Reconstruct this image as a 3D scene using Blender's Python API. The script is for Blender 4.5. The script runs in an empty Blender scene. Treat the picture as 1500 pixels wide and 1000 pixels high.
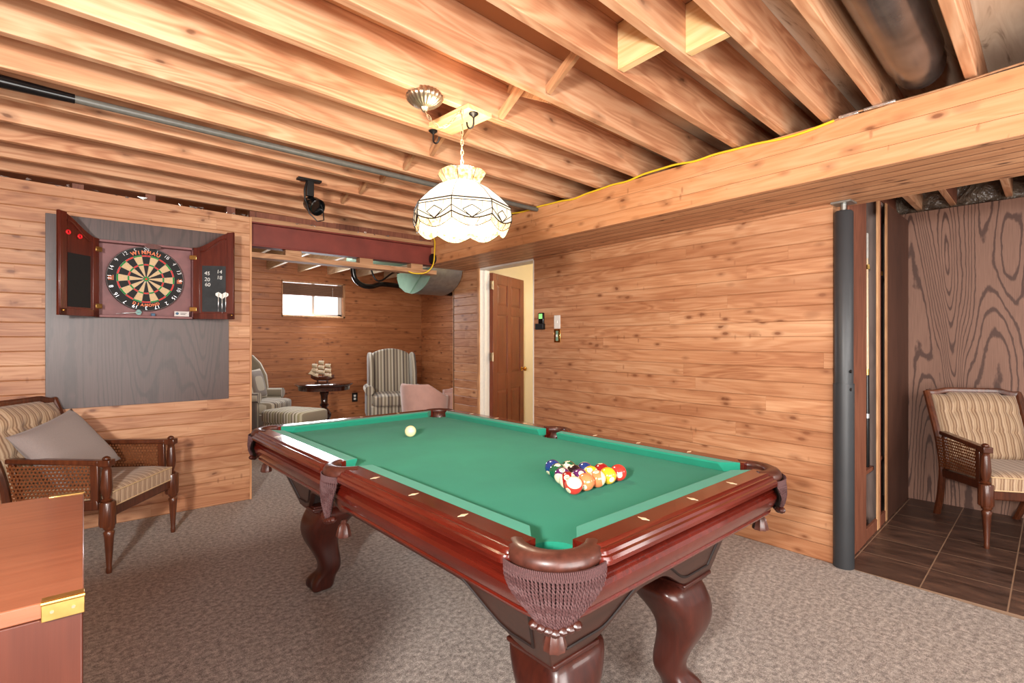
import bpy, bmesh, math, random
from math import sin, cos, pi, radians, sqrt, atan2
from mathutils import Vector, Matrix
random.seed(7)
SC = bpy.context.scene
COL = SC.collection
ROT = radians(3.4)          # the joists and the alcove run a little askew to the dart wall
RZ = 0.822                  # top of the pool table rail
BZ = 0.787                  # cloth

# ------------------------------------------------------------------ materials
def srgb(*c):
    o = []
    for v in c:
        v = v / 255.0
        o.append(v / 12.92 if v <= 0.04045 else ((v + 0.055) / 1.055) ** 2.4)
    return (o[0], o[1], o[2], 1)

class NT:
    def __init__(s, name):
        s.m = bpy.data.materials.new(name); s.m.use_nodes = True
        s.t = s.m.node_tree; s.b = s.t.nodes['Principled BSDF']; s.out = s.t.nodes['Material Output']
    def n(s, typ, **kw):
        x = s.t.nodes.new(typ)
        for k, v in kw.items():
            if k.startswith('i_'):
                key = k[2:]
                key = int(key) if key.isdigit() else key.replace('_', ' ')
                s.set(x.inputs[key], v)
            else: setattr(x, k, v)
        return x
    def set(s, inp, v):
        if isinstance(v, bpy.types.NodeSocket): s.t.links.new(v, inp)
        else: inp.default_value = v
    def math(s, op, a, b=0.0, c=0.0):
        x = s.t.nodes.new('ShaderNodeMath'); x.operation = op
        for i, v in enumerate((a, b, c)): s.set(x.inputs[i], v)
        return x.outputs[0]
    def mix(s, f, a, b, mode='MIX'):
        x = s.t.nodes.new('ShaderNodeMix'); x.data_type = 'RGBA'; x.blend_type = mode
        s.set(x.inputs[0], f); s.set(x.inputs[6], a); s.set(x.inputs[7], b)
        return x.outputs[2]
    def ramp(s, f, stops):
        x = s.t.nodes.new('ShaderNodeValToRGB'); s.set(x.inputs[0], f)
        e = x.color_ramp.elements
        while len(e) < len(stops): e.new(0.5)
        for q, (p, c) in zip(e, stops):
            q.position = p; q.color = c if len(c) == 4 else (*c, 1)
        return x.outputs[0]
    def comb(s, x, y, z):
        c = s.t.nodes.new('ShaderNodeCombineXYZ')
        for i, v in enumerate((x, y, z)): s.set(c.inputs[i], v)
        return c.outputs[0]
    def obj(s):
        c = s.t.nodes.new('ShaderNodeTexCoord'); p = s.t.nodes.new('ShaderNodeSeparateXYZ')
        s.t.links.new(c.outputs['Object'], p.inputs[0])
        return p.outputs[0], p.outputs[1], p.outputs[2], c.outputs['Object']
    def noise(s, vec, scale, detail=3, rough=0.5, dist=0.0):
        x = s.n('ShaderNodeTexNoise'); s.set(x.inputs['Vector'], vec)
        x.inputs['Scale'].default_value = scale; x.inputs['Detail'].default_value = detail
        x.inputs['Roughness'].default_value = rough; x.inputs['Distortion'].default_value = dist
        return x.outputs['Fac']
    def white(s, vec):
        x = s.n('ShaderNodeTexWhiteNoise'); s.set(x.inputs['Vector'], vec); return x.outputs['Value']
    def bump(s, h, strength=0.3, dist=0.01):
        x = s.n('ShaderNodeBump'); s.set(x.inputs['Height'], h)
        x.inputs['Strength'].default_value = strength; x.inputs['Distance'].default_value = dist
        s.t.links.new(x.outputs[0], s.b.inputs['Normal'])
    def fin(s, col=None, rough=0.5, metal=0.0, coat=0.0, spec=None, emis=None, estr=0.0, sheen=0.0):
        if col is not None: s.set(s.b.inputs['Base Color'], col)
        s.set(s.b.inputs['Roughness'], rough); s.b.inputs['Metallic'].default_value = metal
        s.b.inputs['Coat Weight'].default_value = coat; s.b.inputs['Coat Roughness'].default_value = 0.08
        if spec is not None: s.b.inputs['Specular IOR Level'].default_value = spec
        if emis is not None: s.set(s.b.inputs['Emission Color'], emis); s.b.inputs['Emission Strength'].default_value = estr
        if sheen: s.b.inputs['Sheen Weight'].default_value = sheen
        return s.m

def plain(name, c, rough=0.5, metal=0.0, coat=0.0, spec=None, var=0.12, vs=40, estr=0.0, sheen=0.0):
    t = NT(name); x, y, z, o = t.obj()
    n = t.noise(o, vs, 3)
    lo = tuple(v * (1 - var) for v in c[:3]) + (1,); hi = tuple(min(1, v * (1 + var)) for v in c[:3]) + (1,)
    col = t.ramp(n, [(0.3, lo), (0.7, hi)])
    return t.fin(col, rough, metal, coat, spec, emis=c if estr else None, estr=estr, sheen=sheen)

def grain(t, u, v, w, c_lo, c_mid, c_hi, knots=0.9, kc=(0.10, 0.035, 0.015, 1), fig=0.5, seed=0.0):
    """colour of a softwood face: u along the grain, v across, w depth"""
    p = t.comb(t.math('MULTIPLY', u, 1.1), t.math('MULTIPLY', v, 9.0), t.math('ADD', w, seed))
    n = t.noise(p, 1.0, 2, 0.5, 0.6)
    lines = t.math('SINE', t.math('MULTIPLY', n, 46.0))
    fine = t.noise(t.comb(t.math('MULTIPLY', u, 4.0), t.math('MULTIPLY', v, 90.0), t.math('ADD', w, seed)), 1.0, 3, 0.6)
    broad = t.noise(t.comb(t.math('MULTIPLY', u, 0.9), t.math('MULTIPLY', v, 3.0), t.math('ADD', w, seed + 3.3)), 1.0, 2)
    f = t.math('ADD', t.math('MULTIPLY', lines, 0.20 * fig), t.math('ADD', t.math('MULTIPLY', fine, 0.45), t.math('MULTIPLY', broad, 0.6)))
    col = t.ramp(f, [(0.28, c_lo), (0.52, c_mid), (0.8, c_hi)])
    if knots:
        kv = t.n('ShaderNodeTexVoronoi', feature='F1'); kp = t.comb(t.math('MULTIPLY', u, 3.9), t.math('MULTIPLY', v, 7.5), t.math('ADD', t.math('MULTIPLY', w, 1.0), seed))
        wob = t.n('ShaderNodeVectorMath', operation='ADD'); t.set(wob.inputs[0], kp)
        nn = t.n('ShaderNodeTexNoise'); nn.inputs['Scale'].default_value = 3.0; t.set(nn.inputs['Vector'], kp)
        sc = t.n('ShaderNodeVectorMath', operation='SCALE'); t.set(sc.inputs[0], nn.outputs['Color']); sc.inputs['Scale'].default_value = 0.22
        t.set(wob.inputs[1], sc.outputs[0]); t.set(kv.inputs['Vector'], wob.outputs[0]); kv.inputs['Scale'].default_value = 1.0
        d = kv.outputs['Distance']
        dark = t.ramp(d, [(0.05, (1, 1, 1, 1)), (0.09, (0.45, 0.45, 0.45, 1)), (0.24, (0, 0, 0, 1))])
        col = t.mix(t.math('MULTIPLY', dark, knots), col, kc)
    return col, f

def lumber(name, lo, mid, hi, axis='X', rough=0.6, knots=0.85, fig=0.6, coat=0.0, var=0.25, kc=(0.16, 0.06, 0.025, 1)):
    t = NT(name); x, y, z, o = t.obj()
    r = t.n('ShaderNodeObjectInfo').outputs['Random']
    off = t.math('MULTIPLY', r, 37.0)
    if axis == 'X': u, v = x, t.math('ADD', z, t.math('MULTIPLY', y, 0.8))
    elif axis == 'Y': u, v = y, t.math('ADD', z, t.math('MULTIPLY', x, 0.8))
    else: u, v = z, t.math('ADD', x, t.math('MULTIPLY', y, 0.8))
    col, f = grain(t, t.math('ADD', u, off), v, off, lo, mid, hi, knots, kc, fig)
    dk = t.mix(1.0, col, t.ramp(r, [(0, (1 - var, 1 - var, 1 - var, 1)), (1, (1, 1, 1, 1))]), 'MULTIPLY')
    t.bump(f, 0.15, 0.004)
    return t.fin(dk, rough, coat=coat)

def planks(name, uax, vax, pitch, lo, mid, hi, dark=(0.12, 0.05, 0.02, 1), joint=1.9, rough=0.5, knots=0.9, off=0.0, tone=0.14, gw=0.05, gs=0.33, jt=0.25):
    t = NT(name); x, y, z, o = t.obj(); ax = {'X': x, 'Y': y, 'Z': z}
    u, v = ax[uax], t.math('ADD', ax[vax], off + 20 * pitch)
    q = t.math('DIVIDE', v, pitch); b = t.math('FLOOR', q); fr = t.math('FRACT', q)
    r = t.white(t.comb(b, 3.7, 1.1))
    uu = t.math('DIVIDE', t.math('ADD', u, t.math('MULTIPLY', r, 9.0)), joint)
    sg = t.math('FLOOR', uu); sf = t.math('FRACT', uu)
    r2 = t.white(t.comb(b, sg, 5.0))
    col, f = grain(t, t.math('ADD', u, t.math('MULTIPLY', r2, 31.0)), v, t.math('MULTIPLY', r2, 17.0), lo, mid, hi, knots, dark, 0.4)
    tone_c = t.ramp(r2, [(0, (1 - tone, 1 - tone * 1.15, 1 - tone * 1.25, 1)), (1, (1, 1, 1, 1))])
    col = t.mix(1.0, col, tone_c, 'MULTIPLY')
    e = t.math('MINIMUM', fr, t.math('SUBTRACT', 1.0, fr))
    g = t.math('SUBTRACT', 1.0, t.math('SMOOTH_MIN', t.math('DIVIDE', e, gw), 1.0, 0.1))
    g = t.math('MAXIMUM', g, 0.0)
    je = t.math('LESS_THAN', sf, 0.0018)
    g2 = t.math('MAXIMUM', g, t.math('MULTIPLY', je, jt))
    ks = t.n('ShaderNodeTexVoronoi'); t.set(ks.inputs['Vector'], t.comb(t.math('ADD', t.math('MULTIPLY', u, 5.2), t.math('MULTIPLY', r, 7.0)), t.math('MULTIPLY', v, 11.0), 0.5)); ks.inputs['Scale'].default_value = 1.0
    kd = t.ramp(ks.outputs['Distance'], [(0.075, (1, 1, 1, 1)), (0.13, (0.45, 0.45, 0.45, 1)), (0.24, (0, 0, 0, 1))])
    col = t.mix(t.math('MULTIPLY', kd, 1.0 * knots), col, dark)
    kt = t.n('ShaderNodeTexVoronoi'); t.set(kt.inputs['Vector'], t.comb(t.math('MULTIPLY', u, 20.0), t.math('MULTIPLY', v, 8.0), 1.5)); kt.inputs['Scale'].default_value = 1.0
    km = t.math('MULTIPLY', t.ramp(kt.outputs['Distance'], [(0.08, (1, 1, 1, 1)), (0.2, (0, 0, 0, 1))]), t.math('GREATER_THAN', t.noise(t.comb(u, v, 4.0), 5.0, 1), 0.56))
    col = t.mix(t.math('MULTIPLY', km, 0.5 * knots), col, dark)
    sh_ = t.noise(t.comb(t.math('MULTIPLY', u, 0.35), t.math('MULTIPLY', v, 7.0), 9.0), 1.0, 2)
    col = t.mix(t.math('MULTIPLY', t.ramp(sh_, [(0.4, (0, 0, 0, 1)), (0.7, (1, 1, 1, 1))]), 0.55), col, lo)
    col = t.mix(t.math('MULTIPLY', g2, gs), col, dark)
    t.bump(t.math('SUBTRACT', t.math('MULTIPLY', f, 0.08), g2), 0.6, 0.006)
    return t.fin(col, rough)

def veneer(name, c_lo, c_hi, dark, freq=40.0, sx=2.6, sz=0.5, rough=0.45, sharp=(0.55, 0.95), ax='X', contrast=1.0):
    t = NT(name); x, y, z, o = t.obj(); h = x if ax == 'X' else y
    n = t.noise(t.comb(t.math('MULTIPLY', h, sx), 0.7, t.math('MULTIPLY', z, sz)), 1.0, 1.0, 0.4, 0.4)
    jag = t.noise(t.comb(t.math('MULTIPLY', h, 26.0), 0.2, t.math('MULTIPLY', z, 11.0)), 1.0, 3)
    s = t.math('SINE', t.math('ADD', t.math('MULTIPLY', n, freq * 2), t.math('MULTIPLY', jag, 3.4)))
    fine = t.noise(t.comb(t.math('MULTIPLY', h, 220.0), 0.0, t.math('MULTIPLY', z, 6.0)), 1.0, 3)
    broad = t.noise(t.comb(t.math('MULTIPLY', h, 4.0), 0.5, t.math('MULTIPLY', z, 0.8)), 1.0, 2)
    base = t.ramp(t.math('ADD', t.math('MULTIPLY', fine, 0.6), t.math('MULTIPLY', broad, 0.4)), [(0.3, c_lo), (0.7, c_hi)])
    k = t.math('MULTIPLY', t.ramp(s, [(sharp[0], (0, 0, 0, 1)), (sharp[1], (1, 1, 1, 1))]), contrast)
    return t.fin(t.mix(k, base, dark), rough)

def stripes(name, cols, width, ax='X', rough=0.9, wob=0.0):
    t = NT(name); x, y, z, o = t.obj(); u = {'X': x, 'Y': y, 'Z': z}[ax]
    if wob:
        u = t.math('ADD', u, t.math('MULTIPLY', t.noise(o, 9.0, 2), wob))
    f = t.math('FRACT', t.math('DIVIDE', t.math('ADD', u, 10.0), width))
    st = []
    for i, c in enumerate(cols): st.append((i / len(cols), c))
    rp = t.t.nodes.new('ShaderNodeValToRGB'); rp.color_ramp.interpolation = 'CONSTANT' if not wob else 'EASE'; t.set(rp.inputs[0], f)
    e = rp.color_ramp.elements
    while len(e) < len(st): e.new(0.5)
    for q, (p, c) in zip(e, st): q.position = p; q.color = c
    weave = t.noise(o, 420, 2)
    col = t.mix(t.math('MULTIPLY', weave, 0.35), rp.outputs[0], (0.02, 0.015, 0.01, 1), 'MULTIPLY')
    t.bump(weave, 0.25, 0.002)
    return t.fin(col, rough, sheen=0.2)

def carpet_mat():
    t = NT('carpet_pile'); x, y, z, o = t.obj()
    a = t.noise(o, 230, 4, 0.8); b = t.noise(o, 2.2, 2); c = t.noise(o, 45, 3, 0.7)
    f = t.math('ADD', t.math('MULTIPLY', a, 0.6), t.math('MULTIPLY', c, 0.4))
    col = t.ramp(f, [(0.40, srgb(92, 80, 72)), (0.5, srgb(166, 152, 142)), (0.60, srgb(228, 216, 206))])
    col = t.mix(t.math('MULTIPLY', b, 0.18), col, srgb(120, 100, 84))
    t.bump(a, 0.9, 0.008)
    return t.fin(col, 0.95, spec=0.1, sheen=0.3)

def tile_mat():
    t = NT('slate_tile'); x, y, z, o = t.obj(); P = 0.325
    def ln(v, o_):
        fr = t.math('FRACT', t.math('DIVIDE', t.math('ADD', v, o_), P)); e = t.math('MINIMUM', fr, t.math('SUBTRACT', 1.0, fr))
        return t.math('LESS_THAN', e, 0.009), t.math('FLOOR', t.math('DIVIDE', t.math('ADD', v, o_), P))
    gx, ix = ln(x, 10 * P); gy, iy = ln(y, 10 * P)
    r = t.white(t.comb(ix, iy, 2.0))
    st = t.noise(t.comb(t.math('ADD', t.math('MULTIPLY', x, 11.0), t.math('MULTIPLY', r, 20.0)), t.math('MULTIPLY', y, 3.5), r), 1.0, 4, 0.6, 0.5)
    col = t.ramp(st, [(0.3, srgb(52, 37, 31)), (0.55, srgb(86, 64, 54)), (0.75, srgb(122, 90, 72))])
    g = t.math('MAXIMUM', gx, gy)
    col = t.mix(g, col, srgb(150, 122, 100))
    t.bump(t.math('SUBTRACT', st, g), 0.35, 0.004)
    return t.fin(col, t.ramp(st, [(0.3, (0.3, 0.3, 0.3, 1)), (0.8, (0.5, 0.5, 0.5, 1))]))

PINE = (srgb(158, 100, 65), srgb(193, 138, 98), srgb(218, 170, 130))
M = {}
M['carpet'] = carpet_mat()
M['tile'] = tile_mat()
M['pine_x'] = planks('pine_siding_x', 'X', 'Z', 0.0925, *PINE, dark=srgb(116, 66, 38))
M['pine_y'] = planks('pine_siding_y', 'Y', 'Z', 0.0925, *PINE, dark=srgb(116, 66, 38))
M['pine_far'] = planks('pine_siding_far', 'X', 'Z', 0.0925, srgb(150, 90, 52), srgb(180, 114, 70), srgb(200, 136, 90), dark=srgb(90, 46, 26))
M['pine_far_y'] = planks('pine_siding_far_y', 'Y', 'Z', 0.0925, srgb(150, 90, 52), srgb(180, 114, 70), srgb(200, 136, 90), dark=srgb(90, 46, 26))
M['pine_fascia'] = planks('pine_fascia', 'Y', 'Z', 0.093, srgb(196, 130, 82), srgb(216, 154, 106), srgb(228, 174, 130), dark=srgb(110, 60, 32), off=0.006, tone=0.1, joint=3.4, gw=0.02)
M['pine_soffit'] = planks('pine_soffit', 'Y', 'X', 0.0925, srgb(170, 116, 80), srgb(198, 144, 104), srgb(216, 166, 126), dark=srgb(74, 40, 24), tone=0.15, joint=3.0, gw=0.10, gs=0.8)
M['joist'] = lumber('joist_lumber', srgb(180, 120, 84), srgb(208, 152, 112), srgb(226, 180, 142), var=0.2, knots=0.9)
M['joist_y'] = lumber('joist_lumber_y', srgb(150, 112, 84), srgb(190, 152, 120), srgb(214, 180, 150), axis='Y')
M['joist_far'] = lumber('joist_window_lit', srgb(206, 180, 140), srgb(226, 204, 168), srgb(238, 222, 192), axis='Y', knots=0.2)  # pale tone paints in window light on the joist bottoms
M['bright_block'] = lumber('fresh_spruce', srgb(214, 170, 112), srgb(228, 190, 134), srgb(236, 206, 156), axis='Y', knots=0.25, var=0.08)
M['trim'] = lumber('pine_trim', srgb(176, 122, 82), srgb(200, 146, 102), srgb(220, 170, 124), axis='Z', knots=0.3)
M['trim_x'] = lumber('pine_trim_x', srgb(160, 112, 76), srgb(190, 140, 100), srgb(214, 166, 124), axis='X', knots=0.4)
t = NT('sheathing_plywood'); x, y, z, o = t.obj()
n1 = t.noise(t.comb(t.math('MULTIPLY', x, 1.6), t.math('MULTIPLY', y, 14.0), 0.0), 1.0, 4, 0.65, 1.2)
n2 = t.noise(o, 0.9, 2)
cc = t.ramp(n1, [(0.3, srgb(120, 96, 78)), (0.42, srgb(196, 176, 152)), (0.75, srgb(222, 208, 186))])
cc = t.mix(t.ramp(t.math('MULTIPLY', t.math('SUBTRACT', t.math('SUBTRACT', x, y), 0.6), 1.3), [(0.0, (1, 1, 1, 1)), (0.7, (0, 0, 0, 1))]), cc, srgb(176, 116, 76), 'MIX')  # shadowed brown painted into the sheathing, fading to grey at the right
M['sheath'] = t.fin(cc, 0.85)
M['steel_red'] = plain('red_oxide_paint', srgb(122, 52, 42), 0.55, var=0.15, vs=8)
M['dark_board'] = veneer('dark_wood_veneer', srgb(66, 50, 47), srgb(92, 71, 67), srgb(40, 29, 28), freq=75, sx=3.2, sz=0.32, rough=0.38, sharp=(0.3, 1.0), contrast=0.45)
M['plywood'] = veneer('stained_plywood', srgb(118, 84, 68), srgb(150, 112, 94), srgb(66, 38, 29), freq=95, sx=3.6, sz=0.42, rough=0.6, ax='Y', sharp=(0.45, 0.9), contrast=0.85)
M['cab_wood'] = lumber('red_brown_plywood', srgb(104, 58, 40), srgb(132, 76, 54), srgb(152, 94, 68), axis='Z', knots=0.0, fig=0.4)
M['cab_dark'] = lumber('dark_brown_plywood', srgb(64, 36, 26), srgb(84, 50, 36), srgb(100, 62, 46), axis='Z', knots=0.0, fig=0.3)
M['cab_inside'] = lumber('grey_brown_interior', srgb(112, 94, 88), srgb(136, 116, 108), srgb(152, 132, 124), axis='Z', knots=0.0, fig=0.4)
def varnish(name, lo, mid, hi, axis, rough=0.22, coat=0.8):
    t = NT(name); x, y, z, o = t.obj(); a = {'X': (x, y, z), 'Y': (y, x, z), 'Z': (z, x, y)}[axis]
    p = t.comb(t.math('MULTIPLY', a[0], 3.0), t.math('MULTIPLY', a[1], 60.0), t.math('MULTIPLY', a[2], 60.0))
    n = t.noise(p, 1.0, 4, 0.6, 0.4); b = t.noise(o, 3.0, 2)
    col = t.ramp(t.math('ADD', t.math('MULTIPLY', n, 0.6), t.math('MULTIPLY', b, 0.4)), [(0.3, lo), (0.5, mid), (0.72, hi)])
    return t.fin(col, rough, coat=coat * 0.75)
MH = (srgb(62, 14, 8), srgb(84, 21, 12), srgb(102, 30, 18))
M['mahog_y'] = varnish('red_mahogany_y', *MH, 'Y')
M['mahog_x'] = varnish('red_mahogany_x', *MH, 'X')
M['mahog_z'] = varnish('shaded_mahogany_z', srgb(40, 13, 9), srgb(56, 20, 13), srgb(72, 28, 18), 'Z', 0.33, 0.4)  # legs darker than the rails: shade low on the table put into the colour
M['skirt'] = varnish('shaded_mahogany_skirt', srgb(38, 18, 13), srgb(52, 27, 20), srgb(66, 35, 26), 'X', 0.36, 0.3)  # lower panels also carry painted shade in their darker tone
M['groove'] = plain('dark_groove', srgb(26, 10, 6), 0.6)
M['cloth'] = plain('green_baize', srgb(38, 132, 106), 0.95, spec=0.05, var=0.05, vs=6, sheen=0.06)
M['cushion'] = plain('green_baize_cushion', srgb(36, 138, 112), 0.9, spec=0.1, var=0.05, vs=10, sheen=0.12)
M['leather'] = plain('brown_leather', srgb(72, 36, 27), 0.4, var=0.3, vs=60, coat=0.25)
M['rope'] = plain('plum_brown_rope', srgb(72, 42, 42), 0.75, var=0.25, vs=300)
M['inlay'] = plain('pearl_inlay', srgb(236, 214, 176), 0.25)
M['chair_wood'] = varnish('walnut_stain', srgb(50, 22, 12), srgb(84, 42, 24), srgb(112, 60, 34), 'Z', 0.3, 0.4)
M['tan_vel'] = stripes('tan_striped_velvet', [srgb(178, 146, 114), srgb(202, 174, 142), srgb(150, 116, 88), srgb(194, 164, 132), srgb(140, 106, 80), srgb(206, 178, 148)], 0.045, 'Y', wob=0.022)
M['wing_fab'] = stripes('grey_cream_stripe', [srgb(126, 112, 100), srgb(206, 196, 176), srgb(150, 138, 118), srgb(206, 196, 176), srgb(112, 100, 92), srgb(176, 164, 142)], 0.14, 'Y')
M['otto_fab'] = stripes('cream_olive_stripe', [srgb(166, 158, 120), srgb(220, 212, 190), srgb(138, 130, 96), srgb(222, 214, 196), srgb(144, 132, 110), srgb(200, 192, 164)], 0.12, 'Y')
M['grey_fab'] = plain('grey_cotton', srgb(142, 130, 126), 0.95, var=0.08, vs=300, sheen=0.2)
M['pink_fab'] = plain('dusty_pink_velvet', srgb(196, 154, 142), 0.85, var=0.06, vs=12, sheen=0.5)
def cane_mat():
    t = NT('woven_cane'); x, y, z, o = t.obj()
    def cell(a, b):
        P = 0.019
        q = t.math('DIVIDE', a, P); r = t.math('DIVIDE', b, P)
        off = t.math('MULTIPLY', t.math('MODULO', t.math('ADD', t.math('FLOOR', r), 200.0), 2.0), 0.5)
        fx = t.math('SUBTRACT', t.math('FRACT', t.math('ADD', q, off)), 0.5); fy = t.math('SUBTRACT', t.math('FRACT', r), 0.5)
        d = t.math('SQRT', t.math('ADD', t.math('MULTIPLY', fx, fx), t.math('MULTIPLY', fy, fy)))
        return t.math('GREATER_THAN', d, 0.30)
    a = cell(x, z)
    n = t.noise(o, 120, 2)
    t.set(t.b.inputs['Alpha'], a)
    return t.fin(t.ramp(n, [(0.3, srgb(84, 44, 22)), (0.7, srgb(132, 78, 44))]), 0.45)
M['cane'] = cane_mat()
M['trunk_top'] = lumber('trunk_veneer', srgb(112, 62, 42), srgb(128, 74, 51), srgb(142, 86, 61), axis='X', rough=0.32, knots=0.1, fig=0.25, coat=0.3, var=0.05)
M['trunk_front'] = lumber('trunk_veneer_front', srgb(58, 24, 15), srgb(72, 32, 21), srgb(84, 40, 27), axis='Z', rough=0.3, knots=0.0, fig=0.25, coat=0.3, var=0.05)
M['brass'] = plain('aged_brass', srgb(206, 170, 100), 0.28, metal=0.95, var=0.18, vs=30)
M['brass_pol'] = plain('polished_brass', srgb(224, 180, 96), 0.15, metal=1.0)
M['bronze'] = plain('antique_pewter', srgb(176, 160, 136), 0.3, metal=0.9)
M['black_iron'] = plain('black_iron', srgb(22, 20, 20), 0.45, metal=0.3)
M['post'] = plain('charcoal_paint', srgb(50, 52, 55), 0.42, var=0.08, vs=5)
M['black_gloss'] = plain('black_gloss', srgb(14, 14, 15), 0.18)
M['grey_pvc'] = plain('grey_pipe', srgb(92, 90, 84), 0.4)
M['galv'] = plain('galvanised_steel', srgb(150, 150, 146), 0.38, metal=0.75, var=0.15, vs=18)
M['green_duct'] = plain('pale_green_sheet_metal', srgb(122, 158, 136), 0.5, metal=0.1, var=0.1, vs=9)
M['poly_duct'] = plain('dark_film_wrapped_duct', srgb(92, 84, 80), 0.22, metal=0.55, var=0.4, vs=9)
M['yellow'] = plain('yellow_cable', srgb(236, 196, 40), 0.45, var=0.05)
M['white_wire'] = plain('white_wire', srgb(220, 214, 204), 0.5)
M['white_paint'] = plain('white_paint', srgb(232, 228, 220), 0.5, var=0.03)
M['cream_wall'] = plain('cream_wall_paint', srgb(236, 222, 188), 0.9, var=0.03, vs=3)
M['door_wood'] = varnish('cherry_door', srgb(92, 40, 24), srgb(116, 56, 36), srgb(134, 68, 46), 'Z', 0.3, 0.5)
M['dart_cab'] = varnish('dark_cherry', srgb(60, 20, 14), srgb(86, 32, 22), srgb(106, 44, 30), 'Z', 0.3, 0.5)
M['dart_in'] = plain('mauve_backing', srgb(128, 84, 84), 0.6, var=0.14, vs=14)
M['chalk_bd'] = plain('chalkboard', srgb(44, 46, 48), 0.7, var=0.3, vs=14)
M['black_mat'] = plain('matt_black', srgb(20, 18, 18), 0.8)
M['chalk'] = plain('chalk', srgb(220, 220, 216), 0.9)
M['d_black'] = plain('dart_black', srgb(22, 20, 20), 0.75)
M['d_cream'] = plain('sisal_cream', srgb(206, 178, 138), 0.85, var=0.1, vs=200)
M['d_red'] = plain('sisal_red', srgb(206, 52, 46), 0.8)
M['d_green'] = plain('sisal_green', srgb(34, 134, 60), 0.8)
M['wire'] = plain('wire', srgb(206, 206, 210), 0.3, metal=0.8)
M['orange'] = plain('orange_print', srgb(226, 120, 74), 0.6)
M['red_pl'] = plain('red_plastic', srgb(226, 36, 44), 0.4)
M['teal'] = plain('teal_flight', srgb(90, 140, 136), 0.4)
M['blue'] = plain('blue_plastic', srgb(36, 84, 116), 0.5)
M['card'] = plain('white_card', srgb(206, 198, 194), 0.6, var=0.03)
M['foil'] = plain('crumpled_foil', srgb(214, 210, 206), 0.25, metal=0.8, var=0.3, vs=60)
M['blind'] = plain('brown_blind', srgb(120, 84, 62), 0.6)
M['win_frame'] = plain('white_vinyl', srgb(214, 210, 206), 0.4, var=0.03)
M['sail'] = plain('ship_sail', srgb(196, 176, 146), 0.8)
M['dark_table'] = varnish('dark_walnut', srgb(34, 14, 10), srgb(54, 24, 16), srgb(72, 34, 22), 'Z', 0.15, 0.9)
M['cue_maple'] = plain('maple', srgb(214, 186, 150), 0.3, var=0.06, coat=0.4)
M['cue_white'] = plain('grey_white_ferrule', srgb(190, 186, 178), 0.4)
M['lead'] = plain('dark_came', srgb(44, 36, 28), 0.4, metal=0.5)
def glow(name, c, strength, glossy=0.1):
    t = NT(name); x, y, z, o = t.obj(); n = t.noise(o, 18, 2)
    col = t.ramp(n, [(0.2, tuple(v * 0.86 for v in c[:3]) + (1,)), (0.8, c)])
    return t.fin(col, 0.25, emis=col, estr=strength)
M['lamp_glass'] = glow('milk_glass', srgb(255, 246, 228), 0.75)
M['lamp_pane'] = glow('cream_pane', srgb(255, 240, 206), 0.5)
M['bulb'] = glow('bulb', srgb(255, 244, 224), 3.0)
t = NT('clear_textured_glass'); x, y, z, o = t.obj()
gn = t.noise(o, 70, 3)
t.bump(gn, 0.5, 0.004)
t.b.inputs['Alpha'].default_value = 0.62
M['amber_glass'] = t.fin(t.ramp(gn, [(0.35, srgb(196, 136, 76)), (0.6, srgb(255, 232, 190))]), 0.12, emis=srgb(255, 214, 150), estr=0.22)
t = NT('window_daylight'); x, y, z, o = t.obj()
M['sky_pane'] = t.fin(t.ramp(t.noise(o, 2, 2), [(0.3, srgb(225, 238, 255)), (0.7, srgb(250, 253, 255))]), 0.3, emis=srgb(236, 244, 255), estr=2.6)
t = NT('clear_pane'); t.b.inputs['Transmission Weight'].default_value = 0.0; t.b.inputs['Alpha'].default_value = 0.12
M['clear'] = t.fin(srgb(230, 238, 240), 0.03)
t = NT('poly_sheet'); x, y, z, o = t.obj(); nn = t.noise(o, 7, 3, 0.6, 1.5)
t.bump(nn, 1.0, 0.06); t.b.inputs['Alpha'].default_value = 0.7
M['poly'] = t.fin(t.ramp(nn, [(0.35, srgb(84, 70, 58)), (0.7, srgb(150, 134, 116))]), 0.12, spec=0.9)
t = NT('film_window_dark'); M['lcd'] = t.fin(t.ramp(t.noise(t.obj()[3], 90, 1), [(0.3, srgb(120, 210, 110)), (0.7, srgb(160, 240, 140))]), 0.4, emis=srgb(130, 226, 120), estr=0.8)

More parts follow.
